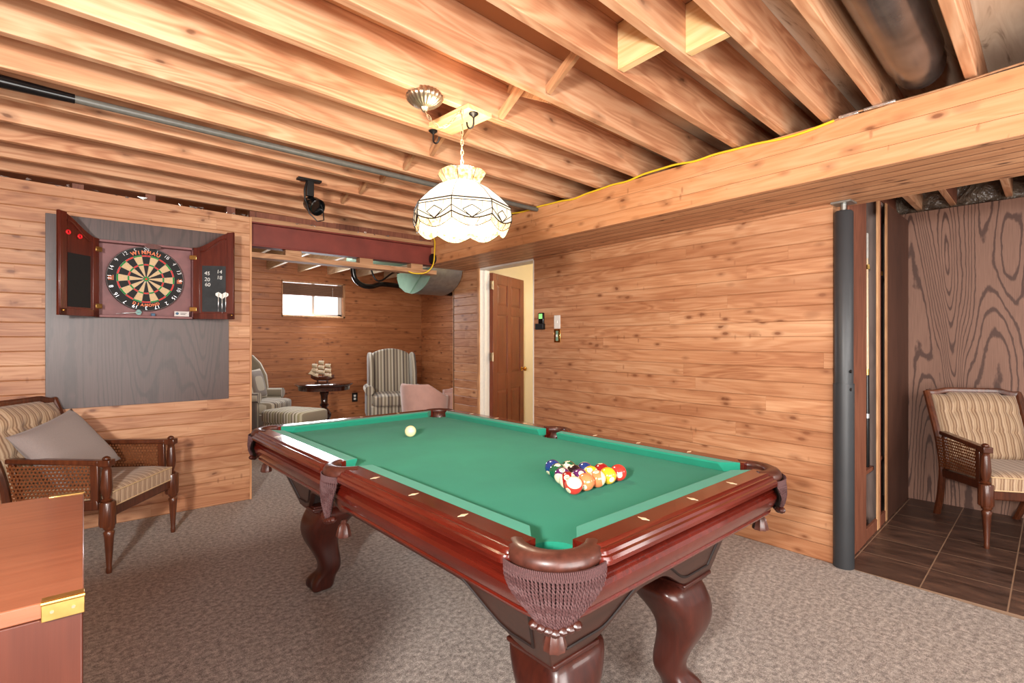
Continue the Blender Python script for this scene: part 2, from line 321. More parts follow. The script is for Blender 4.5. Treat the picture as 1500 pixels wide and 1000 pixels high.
# ------------------------------------------------------------------ mesh builder
class MB:
    def __init__(s): s.v = []; s.f = []
    def add(s, vs, fs):
        k = len(s.v); s.v += [tuple(v) for v in vs]; s.f += [tuple(i + k for i in f) for f in fs]
    def box(s, c, d, rz=0.0, mat=None):
        hx, hy, hz = d[0] / 2, d[1] / 2, d[2] / 2
        vs = [Vector((x, y, z)) for x in (-hx, hx) for y in (-hy, hy) for z in (-hz, hz)]
        m = Matrix.Translation(c) @ (Matrix.Rotation(rz, 4, 'Z') if mat is None else mat)
        s.add([m @ v for v in vs], [(0, 1, 3, 2), (4, 6, 7, 5), (0, 4, 5, 1), (2, 3, 7, 6), (0, 2, 6, 4), (1, 5, 7, 3)])
        return s
    def span(s, a, b):
        return s.box([(a[i] + b[i]) / 2 for i in range(3)], [abs(b[i] - a[i]) for i in range(3)])
    def bar(s, a, b, w, h, up=(0, 0, 1)):
        a = Vector(a); b = Vector(b); d = (b - a); L = d.length; d.normalize()
        r = d.cross(Vector(up))
        if r.length < 1e-4: r = d.cross(Vector((1, 0, 0)))
        r.normalize(); u = r.cross(d)
        m = Matrix((d, r, u)).transposed().to_4x4(); return s.box((a + b) / 2, (L, w, h), mat=m)
    def tube(s, path, r, n=10, caps=True, squash=None):
        P = [Vector(p) for p in path]; k0 = len(s.v); up = None
        R = r if isinstance(r, (list, tuple)) else [r] * len(P)
        vs = []
        for i, p in enumerate(P):
            if i == 0: d = P[1] - p
            elif i == len(P) - 1: d = p - P[i - 1]
            else: d = P[i + 1] - P[i - 1]
            d.normalize()
            if up is None:
                up = Vector((0, 0, 1)) if abs(d.z) < 0.95 else Vector((1, 0, 0))
            x = d.cross(up)
            if x.length < 1e-5: x = d.orthogonal()
            x.normalize(); y = x.cross(d).normalized(); up = y
            for j in range(n):
                a = 2 * pi * j / n; sx = 1.0; sy = 1.0
                if squash: sx, sy = squash
                vs.append(p + x * cos(a) * R[i] * sx + y * sin(a) * R[i] * sy)
        fs = []
        for i in range(len(P) - 1):
            for j in range(n):
                a = i * n + j; b = i * n + (j + 1) % n
                fs.append((a, b, b + n, a + n))
        if caps: fs.append(tuple(reversed(range(n)))); fs.append(tuple(range((len(P) - 1) * n, len(P) * n)))
        s.add(vs, fs); return s
    def lathe(s, prof, c=(0, 0, 0), n=24, m=None, flute=0, fa=0.0):
        vs = []; M4 = m or Matrix.Identity(4); C = Vector(c)
        for r, z in prof:
            for j in range(n):
                a = 2 * pi * j / n; rr = r * (1 + (fa * cos(flute * a) if flute else 0))
                vs.append(C + (M4 @ Vector((rr * cos(a), rr * sin(a), z))))
        fs = []
        for i in range(len(prof) - 1):
            for j in range(n):
                a = i * n + j; b = i * n + (j + 1) % n
                fs.append((a, b, b + n, a + n))
        fs.append(tuple(reversed(range(n)))); fs.append(tuple(range((len(prof) - 1) * n, len(prof) * n)))
        s.add(vs, fs); return s
    def prism(s, poly, f0, f1):
        """poly: 2-D points; f0/f1 map them to 3-D for the two end caps"""
        n = len(poly); vs = [f0(*p) for p in poly] + [f1(*p) for p in poly]
        fs = [tuple(reversed(range(n))), tuple(range(n, 2 * n))]
        for i in range(n):
            j = (i + 1) % n; fs.append((i, j, j + n, i + n))
        s.add(vs, fs); return s
    def loft(s, rings, caps=True, closed=True):
        n = len(rings[0]); vs = [p for r in rings for p in r]; fs = []
        for i in range(len(rings) - 1):
            for j in range(n if closed else n - 1):
                a = i * n + j; b = i * n + (j + 1) % n
                fs.append((a, b, b + n, a + n))
        if caps: fs.append(tuple(reversed(range(n)))); fs.append(tuple(range((len(rings) - 1) * n, len(rings) * n)))
        s.add(vs, fs); return s
    def build(s, name, mat, parent=None, smooth=False, bevel=0.0, seg=2, sub=0, ang=40, solid=0.0):
        me = bpy.data.meshes.new(name); me.from_pydata([tuple(v) for v in s.v], [], s.f); me.update()
        bm = bmesh.new(); bm.from_mesh(me); bmesh.ops.recalc_face_normals(bm, faces=bm.faces); bm.to_mesh(me); bm.free()
        mats = mat if isinstance(mat, (list, tuple)) else [mat]
        for m in mats: me.materials.append(m)
        o = bpy.data.objects.new(name, me); COL.objects.link(o)
        if parent: o.parent = parent
        if solid: md = o.modifiers.new('s', 'SOLIDIFY'); md.thickness = solid; md.offset = 0
        if bevel: md = o.modifiers.new('b', 'BEVEL'); md.width = bevel; md.segments = seg; md.limit_method = 'ANGLE'; md.angle_limit = radians(ang)
        if sub: md = o.modifiers.new('u', 'SUBSURF'); md.levels = sub; md.render_levels = sub
        if smooth or bevel or sub:
            for p in me.polygons: p.use_smooth = True
            if not sub:
                try: me.set_sharp_from_angle(angle=radians(ang))
                except Exception: pass
        return o

def tag(o, label, cat=None, group=None, kind=None):
    o['label'] = label
    if cat: o['category'] = cat
    if group: o['group'] = group
    if kind: o['kind'] = kind
    return o
def empty(name, loc, rz, label, cat, group=None):
    o = bpy.data.objects.new(name, None); COL.objects.link(o); o.location = loc; o.rotation_euler = (0, 0, rz)
    o.empty_display_size = 0.1
    return tag(o, label, cat, group)
def struct(name, mb, mat, label, cat='structure', **kw):
    o = mb.build(name, mat, **kw); return tag(o, label, cat, None, 'structure')
def dup(o, parent=None):
    c = o.copy(); COL.objects.link(c)
    if parent: c.parent = parent
    for ch in list(o.children): dup(ch, c)
    return c
def text(body, size, name, mat, parent, M4, extrude=0.0004, align='CENTER', bold=0.0):
    cu = bpy.data.curves.new(name, 'FONT'); cu.body = body; cu.size = size; cu.extrude = extrude; cu.offset = bold
    cu.align_x = align; cu.align_y = 'CENTER'
    o = bpy.data.objects.new(name, cu); COL.objects.link(o)
    bpy.context.view_layer.update()
    me = bpy.data.meshes.new_from_object(o.evaluated_get(bpy.context.evaluated_depsgraph_get()))
    bpy.data.objects.remove(o); bpy.data.curves.remove(cu)
    me.transform(M4); me.materials.clear(); me.materials.append(mat)
    return me
def join_meshes(name, meshes, mat, parent):
    bm = bmesh.new()
    for me in meshes: bm.from_mesh(me); bpy.data.meshes.remove(me)
    me = bpy.data.meshes.new(name); bm.to_mesh(me); bm.free(); me.materials.append(mat)
    o = bpy.data.objects.new(name, me); COL.objects.link(o); o.parent = parent; return o
TXZ = Matrix(((1, 0, 0, 0), (0, 0, -1, 0), (0, 1, 0, 0), (0, 0, 0, 1)))   # text standing up, read from -Y

# ------------------------------------------------------------------ camera
cam = bpy.data.cameras.new('camera'); co = bpy.data.objects.new('camera', cam); COL.objects.link(co)
cam.sensor_width = 36; cam.lens = 18.0; cam.clip_start = 0.05; cam.shift_y = -1 / 1500
co.location = (0, 0, 1.27); co.rotation_euler = (pi / 2, 0, -radians(39.9)); SC.camera = co

# ------------------------------------------------------------------ setting
RX = 3.275; DY = 4.5
struct('floor', MB().span((-2.2, -2.0, -0.1), (RX + 0.005, 4.95, 0)).span((-2.2, 4.95, -0.1), (4.5, 7.8, 0)), M['carpet'], 'speckled grey beige carpet covering the games room')
def AL(x, y, z=0.0):   # alcove frame
    c, s_ = cos(ROT), sin(ROT); return Vector((RX + 0.005 + x * c - y * s_, 1.0 + x * s_ + y * c, z))
o = struct('floor', MB().span((0.0, -2.4, -0.1), (2.3, 0.10, 0.0)), M['tile'], 'dark brown slate tiles in the alcove at right')
o.location = AL(0, 0); o.rotation_euler = (0, 0, ROT)
struct('ceiling', MB().span((-2.3, -2.2, 2.513), (5.6, 7.9, 2.56)), M['sheath'], 'plywood subfloor seen between the open joists')
# dart wall
mb = MB()
prof = [(-2.2, 0), (1.02, 0), (1.02, 2.262), (0.3, 2.28), (-0.45, 2.298), (-2.2, 2.31)]
mb.prism(prof, lambda x, z: (x, DY, z), lambda x, z: (x, DY + 0.11, z))
struct('wall_front', mb, M['pine_x'], 'knotty pine plank wall behind the dartboard')
struct('trim_1', MB().span((1.02, DY - 0.006, 0), (1.034, DY + 0.125, 2.262)), M['trim'], 'narrow pine edge trim on the end of the dart wall')
struct('trim_2', MB().prism([(1.034, 2.232), (2.725, 2.236), (2.725, 2.262), (1.034, 2.258)], lambda x, z: (x, DY, z), lambda x, z: (x, DY + 0.1, z)).span((1.034, DY + .02, 2.262), (2.725, DY + .1, 2.272)), M['trim_x'], 'pine strip above the red steel beam')
struct('trim_12', MB().span((1.034, DY + 0.06, 2.262), (2.745, DY + 0.10, 2.33)), M['cab_wood'], 'dark plate on top of the red steel beam')
# header frame below the beam
mb = MB().span((1.034, DY + 0.0, 1.945), (2.76, DY + 0.12, 1.985))
for x in (1.30, 1.95, 2.48): mb.span((x, DY + 0.02, 1.985), (x + 0.13, DY + 0.1, 2.035))
struct('trim_3', mb, M['trim_x'], 'rough wood batten with blocks below the red steel beam')
mb = MB().span((1.034, DY + 0.055, 2.045), (2.745, DY + 0.065, 2.225)).span((1.034, DY + 0.005, 2.222), (2.745, DY + 0.115, 2.234)).span((1.034, DY + 0.005, 2.036), (2.745, DY + 0.115, 2.047))
b = mb.build('steel_beam', M['steel_red'], bevel=0.003)
tag(b, 'red painted steel beam across the opening beside the dartboard', 'beam', None, 'structure')
# left wall behind frame edge
struct('wall_left', MB().span((-2.3, -2.0, 0), (-2.2, 4.6, 2.5)), M['pine_y'], 'pine plank side wall out of frame at left')
# right wall
struct('wall_right', MB().span((RX, 1.065, 0), (RX + 0.12, 3.6, 2.052)), M['pine_y'], 'long knotty pine plank wall behind the pool table')
struct('wall_right', MB().span((RX, 4.475, 0), (RX + 0.13, 4.97, 2.052)), M['pine_y'], 'short pine wall section left of the open door')
struct('trim_4', MB().span((RX - 0.012, 4.456, 0), (RX + 0.002, 4.492, 2.05)), M['trim'], 'brown wood strip beside the white door jamb')
struct('trim_5', MB().span((RX + 0.0, 4.956, 0), (RX + 0.13, 4.985, 2.052)), M['trim'], 'pale wood end strip of the short wall section')
struct('trim_6', MB().span((RX - 0.004, 3.592, 0), (RX + 0.12, 3.602, 2.035)), M['white_paint'], 'thin white edge at the right side of the doorway')
struct('trim_7', MB().span((RX, 4.456, 0), (RX + 0.13, 4.475, 2.05)).span((RX + 0.05, 4.44, 0), (RX + 0.09, 4.457, 2.035)), M['white_paint'], 'white painted door jamb at the hinge side', bevel=0.002)
struct('trim_8', MB().span((RX, 3.6, 2.032), (RX + 0.13, 4.456, 2.052)), M['white_paint'], 'white head of the door frame')
# boxed beam
mb = MB().span((2.73, -2.2, 2.052), (2.75, 4.72, 2.312))
struct('beam_box', mb, M['pine_fascia'], 'long pine fascia of the boxed beam crossing the room').name = 'trim_9'
struct('trim_10', MB().span((2.73, -2.2, 2.050), (3.40, 4.72, 2.0515)), M['pine_soffit'], 'grooved pine underside of the boxed beam')
struct('trim_11', MB().span((2.75, 4.70, 2.0515), (3.40, 4.72, 2.312)).span((3.385, -2.2, 2.0515), (3.40, 4.72, 2.312)), M['pine_soffit'], 'back boards of the boxed beam')
# far room
FY = 7.7
mb = MB().span((-0.6, FY, 0), (2.16, FY + 0.1, 2.5)).span((3.08, FY, 0), (4.52, FY + 0.1, 2.5)).span((2.16, FY, 0), (3.08, FY + 0.1, 1.615)).span((2.16, FY, 2.14), (3.08, FY + 0.1, 2.5))
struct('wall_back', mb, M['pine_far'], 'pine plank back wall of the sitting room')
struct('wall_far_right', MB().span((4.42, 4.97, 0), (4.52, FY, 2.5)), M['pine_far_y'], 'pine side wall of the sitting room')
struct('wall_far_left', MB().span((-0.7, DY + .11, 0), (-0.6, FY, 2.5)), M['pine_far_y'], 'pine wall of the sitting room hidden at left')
struct('wall_partition', MB().span((RX + .13, 4.86, 0), (5.2, 4.97, 2.5)), M['cream_wall'], 'partition behind the open door')
mb = MB()
for x in (1.55, 1.97, 2.40, 2.82, 3.26, 3.7, 4.1): pass
for i, x in enumerate((1.13, 1.56, 1.98, 2.40, 2.83, 3.3, 3.75, 4.2)):
    j = struct('far_joist', MB().span((-0.019, 0, 0), (0.019, FY - 4.75, 0.24)), M['joist_far'], 'sitting room ceiling joist running toward the back wall', 'joist'); j.location = (x, 4.75, 2.27)
    j['group'] = 'sitting room ceiling joists'
# hidden room behind the door
mb = MB().span((4.9, 2.4, 0), (5.0, 4.86, 2.5)).span((RX + .12, 2.4, 0), (5.0, 2.5, 2.5))
struct('wall_hall', mb, M['cream_wall'], 'cream painted walls of the lit room behind the door')
struct('ceiling_hall', MB().span((RX + .12, 2.4, 2.3), (5.0, 4.86, 2.33)), M['cream_wall'], 'cream ceiling of the lit room behind the door').name = 'ceiling'
struct('floor', MB().span((RX + 0.005, 2.4, -0.1), (5.0, 4.9, 0.0)), M['carpet'], 'carpet in the room behind the door')

# joists of the games room
near = [0.376 - 1.05, 0.376 - 0.7, 0.376 - 0.35, 0.376, 0.690, 0.898, 1.099, 1.339, 1.665, 1.994, 2.31, 2.63, 2.95, 3.28, 3.62, 3.96, 4.30, 4.62]
jm = MB().span((-5.2, 0, 0), (2.75, 0.038, 0.188)).build('ceiling_joist', M['joist'], bevel=0.003)
jpos = []
for i, yv in enumerate(near):
    o = jm if i == 0 else jm.copy()
    if i: COL.objects.link(o)
    o.location = (2.73, yv, 2.325); o.rotation_euler = (0, 0, ROT); jpos.append(yv)
    nm = ['behind the camera', 'above the camera', 'over the right edge of the frame', 'right of the film wrapped duct', 'left of the film wrapped duct', 'second left of the duct', 'third left of the duct', 'with bright blocks on both sides', 'left of the bright spacer block', 'just in front of the brass canopy', 'carrying the black hooks', 'behind the hanging lamp hooks', 'beside the grey pipe', 'behind the grey pipe', 'holding the black spotlight', 'third from the dart wall', 'nearest the dart wall', 'resting above the dart wall'][i]
    tag(o, 'open pine ceiling joist ' + nm, 'joist', 'open ceiling joists', 'structure')
def jy(i, X): return jpos[i] + (X - 2.73) * math.tan(ROT)
# bridging between joists: solid blocks and diagonal braces
for i, (a, X) in enumerate(((5, 1.72), (6, 1.62))):
    y0 = jy(a, X) + 0.04; y1 = jy(a + 1, X) - 0.002
    o = struct('joist_block', MB().span((-0.019, y0 - y1, 0), (0.019, 0, 0.18)), M['bright_block'], ('bright new spruce block between joists near the top edge', 'bright new spruce block right of the first diagonal brace')[i], 'block', bevel=0.002); o.location = (X, y1, 2.33); o.rotation_euler = (0, 0, radians(-3))
for i in range(7, 15):
    X = 1.53 + (i - 7) * 0.0; y0 = jy(i, X) + 0.04; y1 = jy(i + 1, X)
    if i % 1 == 0:
        o = struct('cross_brace', MB().bar((0, y0 - y1, 0.165), (0, -0.003, 0.015), 0.04, 0.02, up=(1, 0, 0)), M['trim_x'], 'short diagonal wood brace between two joists', 'brace'); o.location = (X, y1, 2.33); o['group'] = 'diagonal braces between the joists'
    if i in (8, 9, 11):
        o = struct('cross_brace', MB().bar((0, y0 - y1, 0.015), (0, -0.003, 0.165), 0.04, 0.02, up=(1, 0, 0)), M['trim_x'], 'short diagonal wood brace between two joists', 'brace'); o.location = (X + 0.06, y1, 2.33); o['group'] = 'diagonal braces between the joists'
# ------------------------------------------------------------------ alcove
def alc(o): o.location = AL(0, 0); o.rotation_euler = (0, 0, ROT); return o
BX = 1.85
alc(struct('wall_alcove', MB().span((BX, -2.4, 0), (BX + 0.04, 0.32, 2.30)), M['plywood'], 'dark stained plywood wall with bold grain behind the caned armchair'))
alc(struct('wall_alcove', MB().span((BX + 0.10, -2.4, 2.2), (BX + 0.14, 0.5, 2.52)), M['cab_dark'], 'dark rim boards above the plywood wall'))
# vapour barrier
mb = MB(); ny, nz = 34, 7; vs = []; fs = []
for i in range(ny + 1):
    for k in range(nz + 1):
        y = -2.2 + 2.3 * i / ny; z = 2.27 + 0.24 * k / nz
        vs.append((BX + 0.05 + 0.035 * sin(i * 1.7 + k * 0.9) * random.uniform(0.3, 1), y, z + 0.012 * sin(i * 2.1)))
for i in range(ny):
    for k in range(nz):
        a = i * (nz + 1) + k; fs.append((a, a + 1, a + nz + 2, a + nz + 1))
mb.add(vs, fs)
o = alc(mb.build('vapour_barrier', M['poly'], smooth=True)); tag(o, 'crinkled clear plastic sheet above the plywood wall', 'plastic sheet')
for i, y in enumerate((0.1, -0.28, -0.72)):
    o = alc(struct('alcove_joist', MB().span((0.13, y, 2.33), (BX + 0.09, y + 0.038, 2.512)), M['cab_wood'], ('alcove ceiling joist beside the cue cupboard', 'middle alcove ceiling joist', 'alcove ceiling joist nearest the frame edge')[i], 'joist'))
o = alc(struct('alcove_block', MB().span((0.62, -0.42, 2.20), (0.70, -0.10, 2.30)), M['trim'], 'short lumber block hanging behind the boxed beam', 'block'))
# cue cupboard
CP = empty('cue_cupboard', AL(0, 0.012), ROT, 'tall brown wooden cue cupboard with narrow open bays behind the black post', 'cupboard')
H = 2.24
MB().span((0.10, 0.0, 0), (0.50, 0.010, H)).build('front_board', M['cab_wood'], CP, bevel=0.002)
MB().span((0.80, 0.0, 0), (0.86, 0.010, H)).build('stile', M['trim'], CP, bevel=0.002)
MB().span((0.862, -0.002, 0), (0.882, 0.008, H)).build('stile', M['cab_wood'], CP, bevel=0.002)
MB().span((1.05, 0.0, 0), (1.10, 0.010, H)).build('stile', M['trim'], CP, bevel=0.002)
MB().span((1.09, 0.0, 0), (1.845, 0.010, H)).build('side_board', M['cab_dark'], CP, bevel=0.002)
MB().span((0.50, 0.003, 0.0), (1.05, 0.02, 0.075)).build('bottom_rail', M['cab_wood'], CP, bevel=0.002)
MB().span((0.12, 0.30, 0.0), (1.8, 0.315, H)).build('back_panel', M['cab_inside'], CP)
MB().span((0.12, 0.02, 0.0), (1.72, 0.30, 0.02)).build('base_panel', M['cab_inside'], CP)
MB().span((0.12, 0.02, H - 0.02), (1.72, 0.30, H)).build('top_panel', M['cab_inside'], CP)
MB().span((0.85, 0.02, 0.0), (0.87, 0.3, H)).build('divider', M['cab_inside'], CP)
MB().span((0.16, 0.02, 0.0), (0.18, 0.3, H)).build('divider', M['cab_inside'], CP)
MB().span((1.70, 0.02, 0.0), (1.72, 0.3, H)).build('divider', M['cab_inside'], CP)
MB().span((0.52, 0.03, 0.395), (0.845, 0.28, 0.42)).build('cue_shelf', M['cab_wood'], CP, bevel=0.002)
MB().span((0.90, 0.03, 0.425), (1.12, 0.28, 0.45)).build('cue_shelf', M['cab_wood'], CP, bevel=0.002)
MB().bar((0.70, 0.03, 1.76), (0.80, 0.15, 1.745), 0.015, 0.03).build('cue_clip', M['brass'], CP)
MB().bar((1.08, 0.03, 1.75), (1.16, 0.15, 1.735), 0.015, 0.03).build('cue_clip', M['brass'], CP)
def cue(loc, zb, L, label, two):
    r = empty('pool_cue', loc, 0, label, 'cue', 'pool cues in the cupboard')
    if two:
        MB().lathe([(0.0145, 0), (0.0155, 0.02), (0.0155, 0.34), (0.0145, 0.45), (0.013, 0.62)], n=14).build('butt', M['black_gloss'], r, smooth=True)
        MB().lathe([(0.0165, 0.33), (0.017, 0.345), (0.0165, 0.36)], n=14).build('collar', M['wire'], r, smooth=True)
        MB().lathe([(0.0135, 0.62), (0.0135, 0.66)], n=14).build('joint', M['brass'], r, smooth=True)
        MB().lathe([(0.0125, 0.66), (0.010, 1.0), (0.008, L - 0.06)], n=14).build('shaft', M['cue_maple'], r, smooth=True)
        MB().lathe([(0.009, L - 0.16), (0.0095, L), (0.007, L + 0.01)], n=14).build('tip_cover', M['cue_white'], r, smooth=True)
    else:
        MB().lathe([(0.0145, 0), (0.0135, 0.5), (0.0075, L - 0.03)], n=14).build('shaft', M['cue_maple'], r, smooth=True)
        MB().lathe([(0.0065, L - 0.03), (0.007, L - 0.012), (0.005, L)], n=14).build('tip', M['blue'], r, smooth=True)
    return r
q = AL(0.775, 0.068, 0.42); cue(q, 0.42, 1.565, 'two-piece cue with black butt in the left cupboard bay', True)
q = AL(1.12, 0.070, 0.45); cue(q, 0.45, 1.465, 'plain pale maple cue in the right cupboard bay', False)
# black steel post
PP = empty('steel_post', (3.285, 1.015, 0), 0, 'charcoal grey adjustable steel post at the end of the pine wall', 'post')
MB().lathe([(0.052, 0.0), (0.052, 1.03)], n=28).build('lower_tube', M['post'], PP, smooth=True)
MB().lathe([(0.0475, 1.03), (0.0475, 1.99), (0.04, 2.0)], n=28).build('upper_tube', M['post'], PP, smooth=True)
MB().lathe([(0.014, 2.0), (0.014, 2.045)], n=12).build('jack_screw', M['galv'], PP, smooth=True)
MB().span((-0.05, -0.05, 2.04), (0.05, 0.05, 2.0495)).build('top_plate', M['galv'], PP)
for z in (1.10, 1.0):
    MB().lathe([(0.009, 0), (0.009, 0.006)], c=(-0.047 * 0.55, -0.047 * 0.78 - 0.004, z), m=Matrix.Rotation(pi / 2, 4, 'X'), n=10).build('bolt_hole', M['black_iron'], PP)

# ------------------------------------------------------------------ pool table
PT = empty('pool_table', (1.288, 1.833, 0), 0.034, 'red mahogany pool table with green cloth and fringed leather pockets', 'pool table')
HX, HY = 0.4826, 0.9652
HCX, HCY, HR = 0.497, 0.980, 0.062      # corner pocket circle
SCX, SR = 0.545, 0.062                  # side pocket circle
def bed_outline():
    a, b = 0.53, 1.013; pts = []
    def arc(cx, cy, a0, a1, n=10):
        for i in range(n + 1):
            t_ = a0 + (a1 - a0) * i / n; pts.append((cx + HR * cos(t_), cy + HR * sin(t_)))
    q = sqrt(HR ** 2 - (a - HCX) ** 2); A1 = atan2(-q, a - HCX); q2 = sqrt(HR ** 2 - (b - HCY) ** 2); A2 = atan2(b - HCY, -q2)
    # quadrant (+,+) from side edge to end edge going through the inner side
    quad = []
    s1 = A1 if A1 < 0 else A1 - 2 * pi; e1 = A2 - 2 * pi
    for i in range(13):
        t_ = s1 + (e1 - s1) * i / 12; quad.append((HCX + HR * cos(t_), HCY + HR * sin(t_)))
    side = []; q3 = sqrt(SR ** 2 - (a - SCX) ** 2); S0 = atan2(q3, a - SCX)
    for i in range(13):
        t_ = S0 + (2 * pi - 2 * S0) * i / 12; side.append((SCX + SR * cos(t_), SR * sin(t_)))
    P_ = []
    P_ += quad                                          # (+,+): side -> end
    P_ += [(-x, y) for x, y in reversed(quad)]          # (-,+)
    P_ += [(-x, y) for x, y in side]                    # left side pocket, from +y to -y
    P_ += [(-x, -y) for x, y in quad]                   # (-,-)
    P_ += [(x, -y) for x, y in reversed(quad)]          # (+,-)
    P_ += [(x, y) for x, y in reversed(side)]
    return P_
bo = bed_outline()
mb = MB(); mb.prism(bo, lambda x, y: (x, y, BZ - 0.03), lambda x, y: (x, y, BZ))
mb.build('cloth_bed', M['cloth'], PT)
# spots on the cloth
# cushions
CPROF = [(0.0, 0.029), (0.004, 0.034), (0.052, 0.0345), (0.052, 0.0), (0.014, 0.0)]   # (offset from nose, height above bed)
def cushion(fn, L0, L1, t0, t1):
    """fn(o, s, z): o offset from nose, s along the rail"""
    mb = MB()
    f0 = lambda o_, z: fn(o_, L0 - o_ * t0, z); f1 = lambda o_, z: fn(o_, L1 + o_ * t1, z)
    mb.prism([(o_, BZ + h) for o_, h in CPROF], f0, f1)
    return mb.build('cushion', M['cushion'], PT, bevel=0.0015)
TC, TS = 1.15, 0.25
for sx in (-1, 1):
    for sy in (-1, 1):
        cushion(lambda o_, s_, z, sx=sx, sy=sy: (sx * (HX + o_), sy * s_, z), 0.066, 0.885, TS, TC)
for sy in (-1, 1):
    cushion(lambda o_, s_, z, sy=sy: (s_, sy * (HY + o_), z), -0.402, 0.402, TC, TC)
# wooden rails: (offset, z)
RP = [(0.052, RZ), (0.108, RZ), (0.113, RZ - 0.003), (0.116, RZ - 0.007), (0.123, RZ - 0.007), (0.129, RZ - 0.011), (0.132, RZ - 0.018), (0.139, RZ - 0.020),
      (0.143, RZ - 0.027), (0.142, RZ - 0.037), (0.136, RZ - 0.041), (0.110, RZ - 0.046), (0.052, RZ - 0.046)]
def rail(fn, s0, s1, mat, rnd=0.03):
    rings = []; N = 5
    st = [(s0, 1)] + [(s0 + rnd * (1 - cos(pi / 2 * i / N)), 0) for i in range(1, N + 1)]
    ss = []
    for i in range(N + 1):
        a = pi / 2 * i / N; ss.append((s0 + rnd * (1 - cos(a)), rnd * (1 - sin(a))))
    for i in range(N, -1, -1):
        a = pi / 2 * i / N; ss.append((s1 - rnd * (1 - cos(a)), rnd * (1 - sin(a))))
    for s_, sh in ss:
        rings.append([fn(max(0.05, o_ - (sh if o_ > 0.09 else 0)), s_, z) for o_, z in RP])
    mb = MB(); mb.loft(rings)
    return mb.build('rail', mat, PT, smooth=True, ang=30)
rails = {}
for sx in (-1, 1):
    for sy in (-1, 1):
        rails[(sx, sy)] = rail(lambda o_, s_, z, sx=sx, sy=sy: (sx * (HX + o_), sy * s_, z), 0.052, 0.958, M['mahog_y'])
for sy in (-1, 1):
    rails[(0, sy)] = rail(lambda o_, s_, z, sy=sy: (s_, sy * (HY + o_), z), -0.475, 0.475, M['mahog_x'])
AP = [(0.090, RZ - 0.045), (0.104, RZ - 0.048), (0.104, RZ - 0.060), (0.112, RZ - 0.062), (0.118, RZ - 0.067), (0.111, RZ - 0.072), (0.119, RZ - 0.079), (0.123, RZ - 0.090), (0.120, RZ - 0.104), (0.112, RZ - 0.120),
      (0.104, RZ - 0.134), (0.101, RZ - 0.138), (0.103, RZ - 0.143), (0.100, RZ - 0.149), (0.092, RZ - 0.151), (0.090, RZ - 0.158), (0.040, RZ - 0.158)]
rings = []
CRR = 0.15
for qx, qy, a_s in ((1, 1, 0), (-1, 1, 90), (-1, -1, 180), (1, -1, 270)):
    for i in range(9):
        a = radians(a_s + 90 * i / 8); rings.append([Vector((qx * (HX + 0.14 - CRR) + (CRR - 0.14 + o_) * cos(a), qy * (HY + 0.14 - CRR) + (CRR - 0.14 + o_) * sin(a), z)) for o_, z in AP])
rings.append([v.copy() for v in rings[0]])
MB().loft(rings, caps=False, closed=False).build('apron', M['mahog_y'], PT, smooth=True, ang=28)
# pearl sights: a sub-part of each rail
S = 0.2413
def sight(par, x, y, horiz):
    a, b = (0.0075, 0.0175)
    if horiz: a, b = b, a
    pts = []
    for i in range(16):
        t_ = 2 * pi * i / 16; r = 1 - 0.35 * abs(sin(2 * t_)); pts.append((x + a * r * cos(t_), y + b * r * sin(t_)))
    MB().prism(pts, lambda u, v: (u, v, RZ - 0.0005), lambda u, v: (u, v, RZ + 0.0006)).build('sight', M['inlay'], par)
for sx in (-1, 1):
    for sy in (-1, 1):
        for k in (1, 2, 3): sight(rails[(sx, sy)], sx * (HX + 0.083), sy * k * S, True)
for sy in (-1, 1):
    for k in (-1, 0, 1): sight(rails[(0, sy)], k * S, sy * (HY + 0.083), False)
# pockets
def iron(cx, cy, mid, span, rm, hw, hh, par):
    path = []; n = 22; rings = []
    for i in range(n + 1):
        a = mid - span + 2 * span * i / n; d = Vector((cos(a), sin(a), 0)); c = Vector((cx, cy, RZ - 0.012)) + d * rm
        ring = []
        for j in range(12):
            t_ = 2 * pi * j / 12; u = cos(t_); v = sin(t_)
            u = math.copysign(abs(u) ** 0.7, u); v = math.copysign(abs(v) ** 0.7, v)
            ring.append(c + d * (hw * u) + Vector((0, 0, hh * v - 0.012 * max(0, u) ** 2)))
        rings.append(ring)
    MB().loft(rings).build('pocket_iron', M['leather'], par, smooth=True, ang=60)
def liner(cx, cy, r, mid, par):
    rings = []
    for z, rr in ((RZ - 0.015, r + 0.004), (BZ - 0.02, r), (BZ - 0.09, r - 0.004), (BZ - 0.13, r * 0.6), (BZ - 0.145, 0.01)):
        rings.append([Vector((cx + rr * cos(mid - 1.75 + 3.5 * j / 18), cy + rr * sin(mid - 1.75 + 3.5 * j / 18), z)) for j in range(19)])
    rings2 = []
    MB().loft(rings, caps=False, closed=False).build('pocket_liner', M['leather'], par, smooth=True, solid=0.003)
def strand(p, rad=0.0025, turns=5.5, n=15):
    """two-ply twisted cord through the points p(t)"""
    mb = MB()
    for ph in (0, pi):
        path = []
        for i in range(n * 2 + 1):
            t_ = i / (n * 2); c = p(t_); a = ph + t_ * turns * 2 * pi
            path.append((c[0] + rad * 0.9 * cos(a), c[1] + rad * 0.9 * sin(a), c[2]))
        mb.tube(path, rad, 4)
    return mb
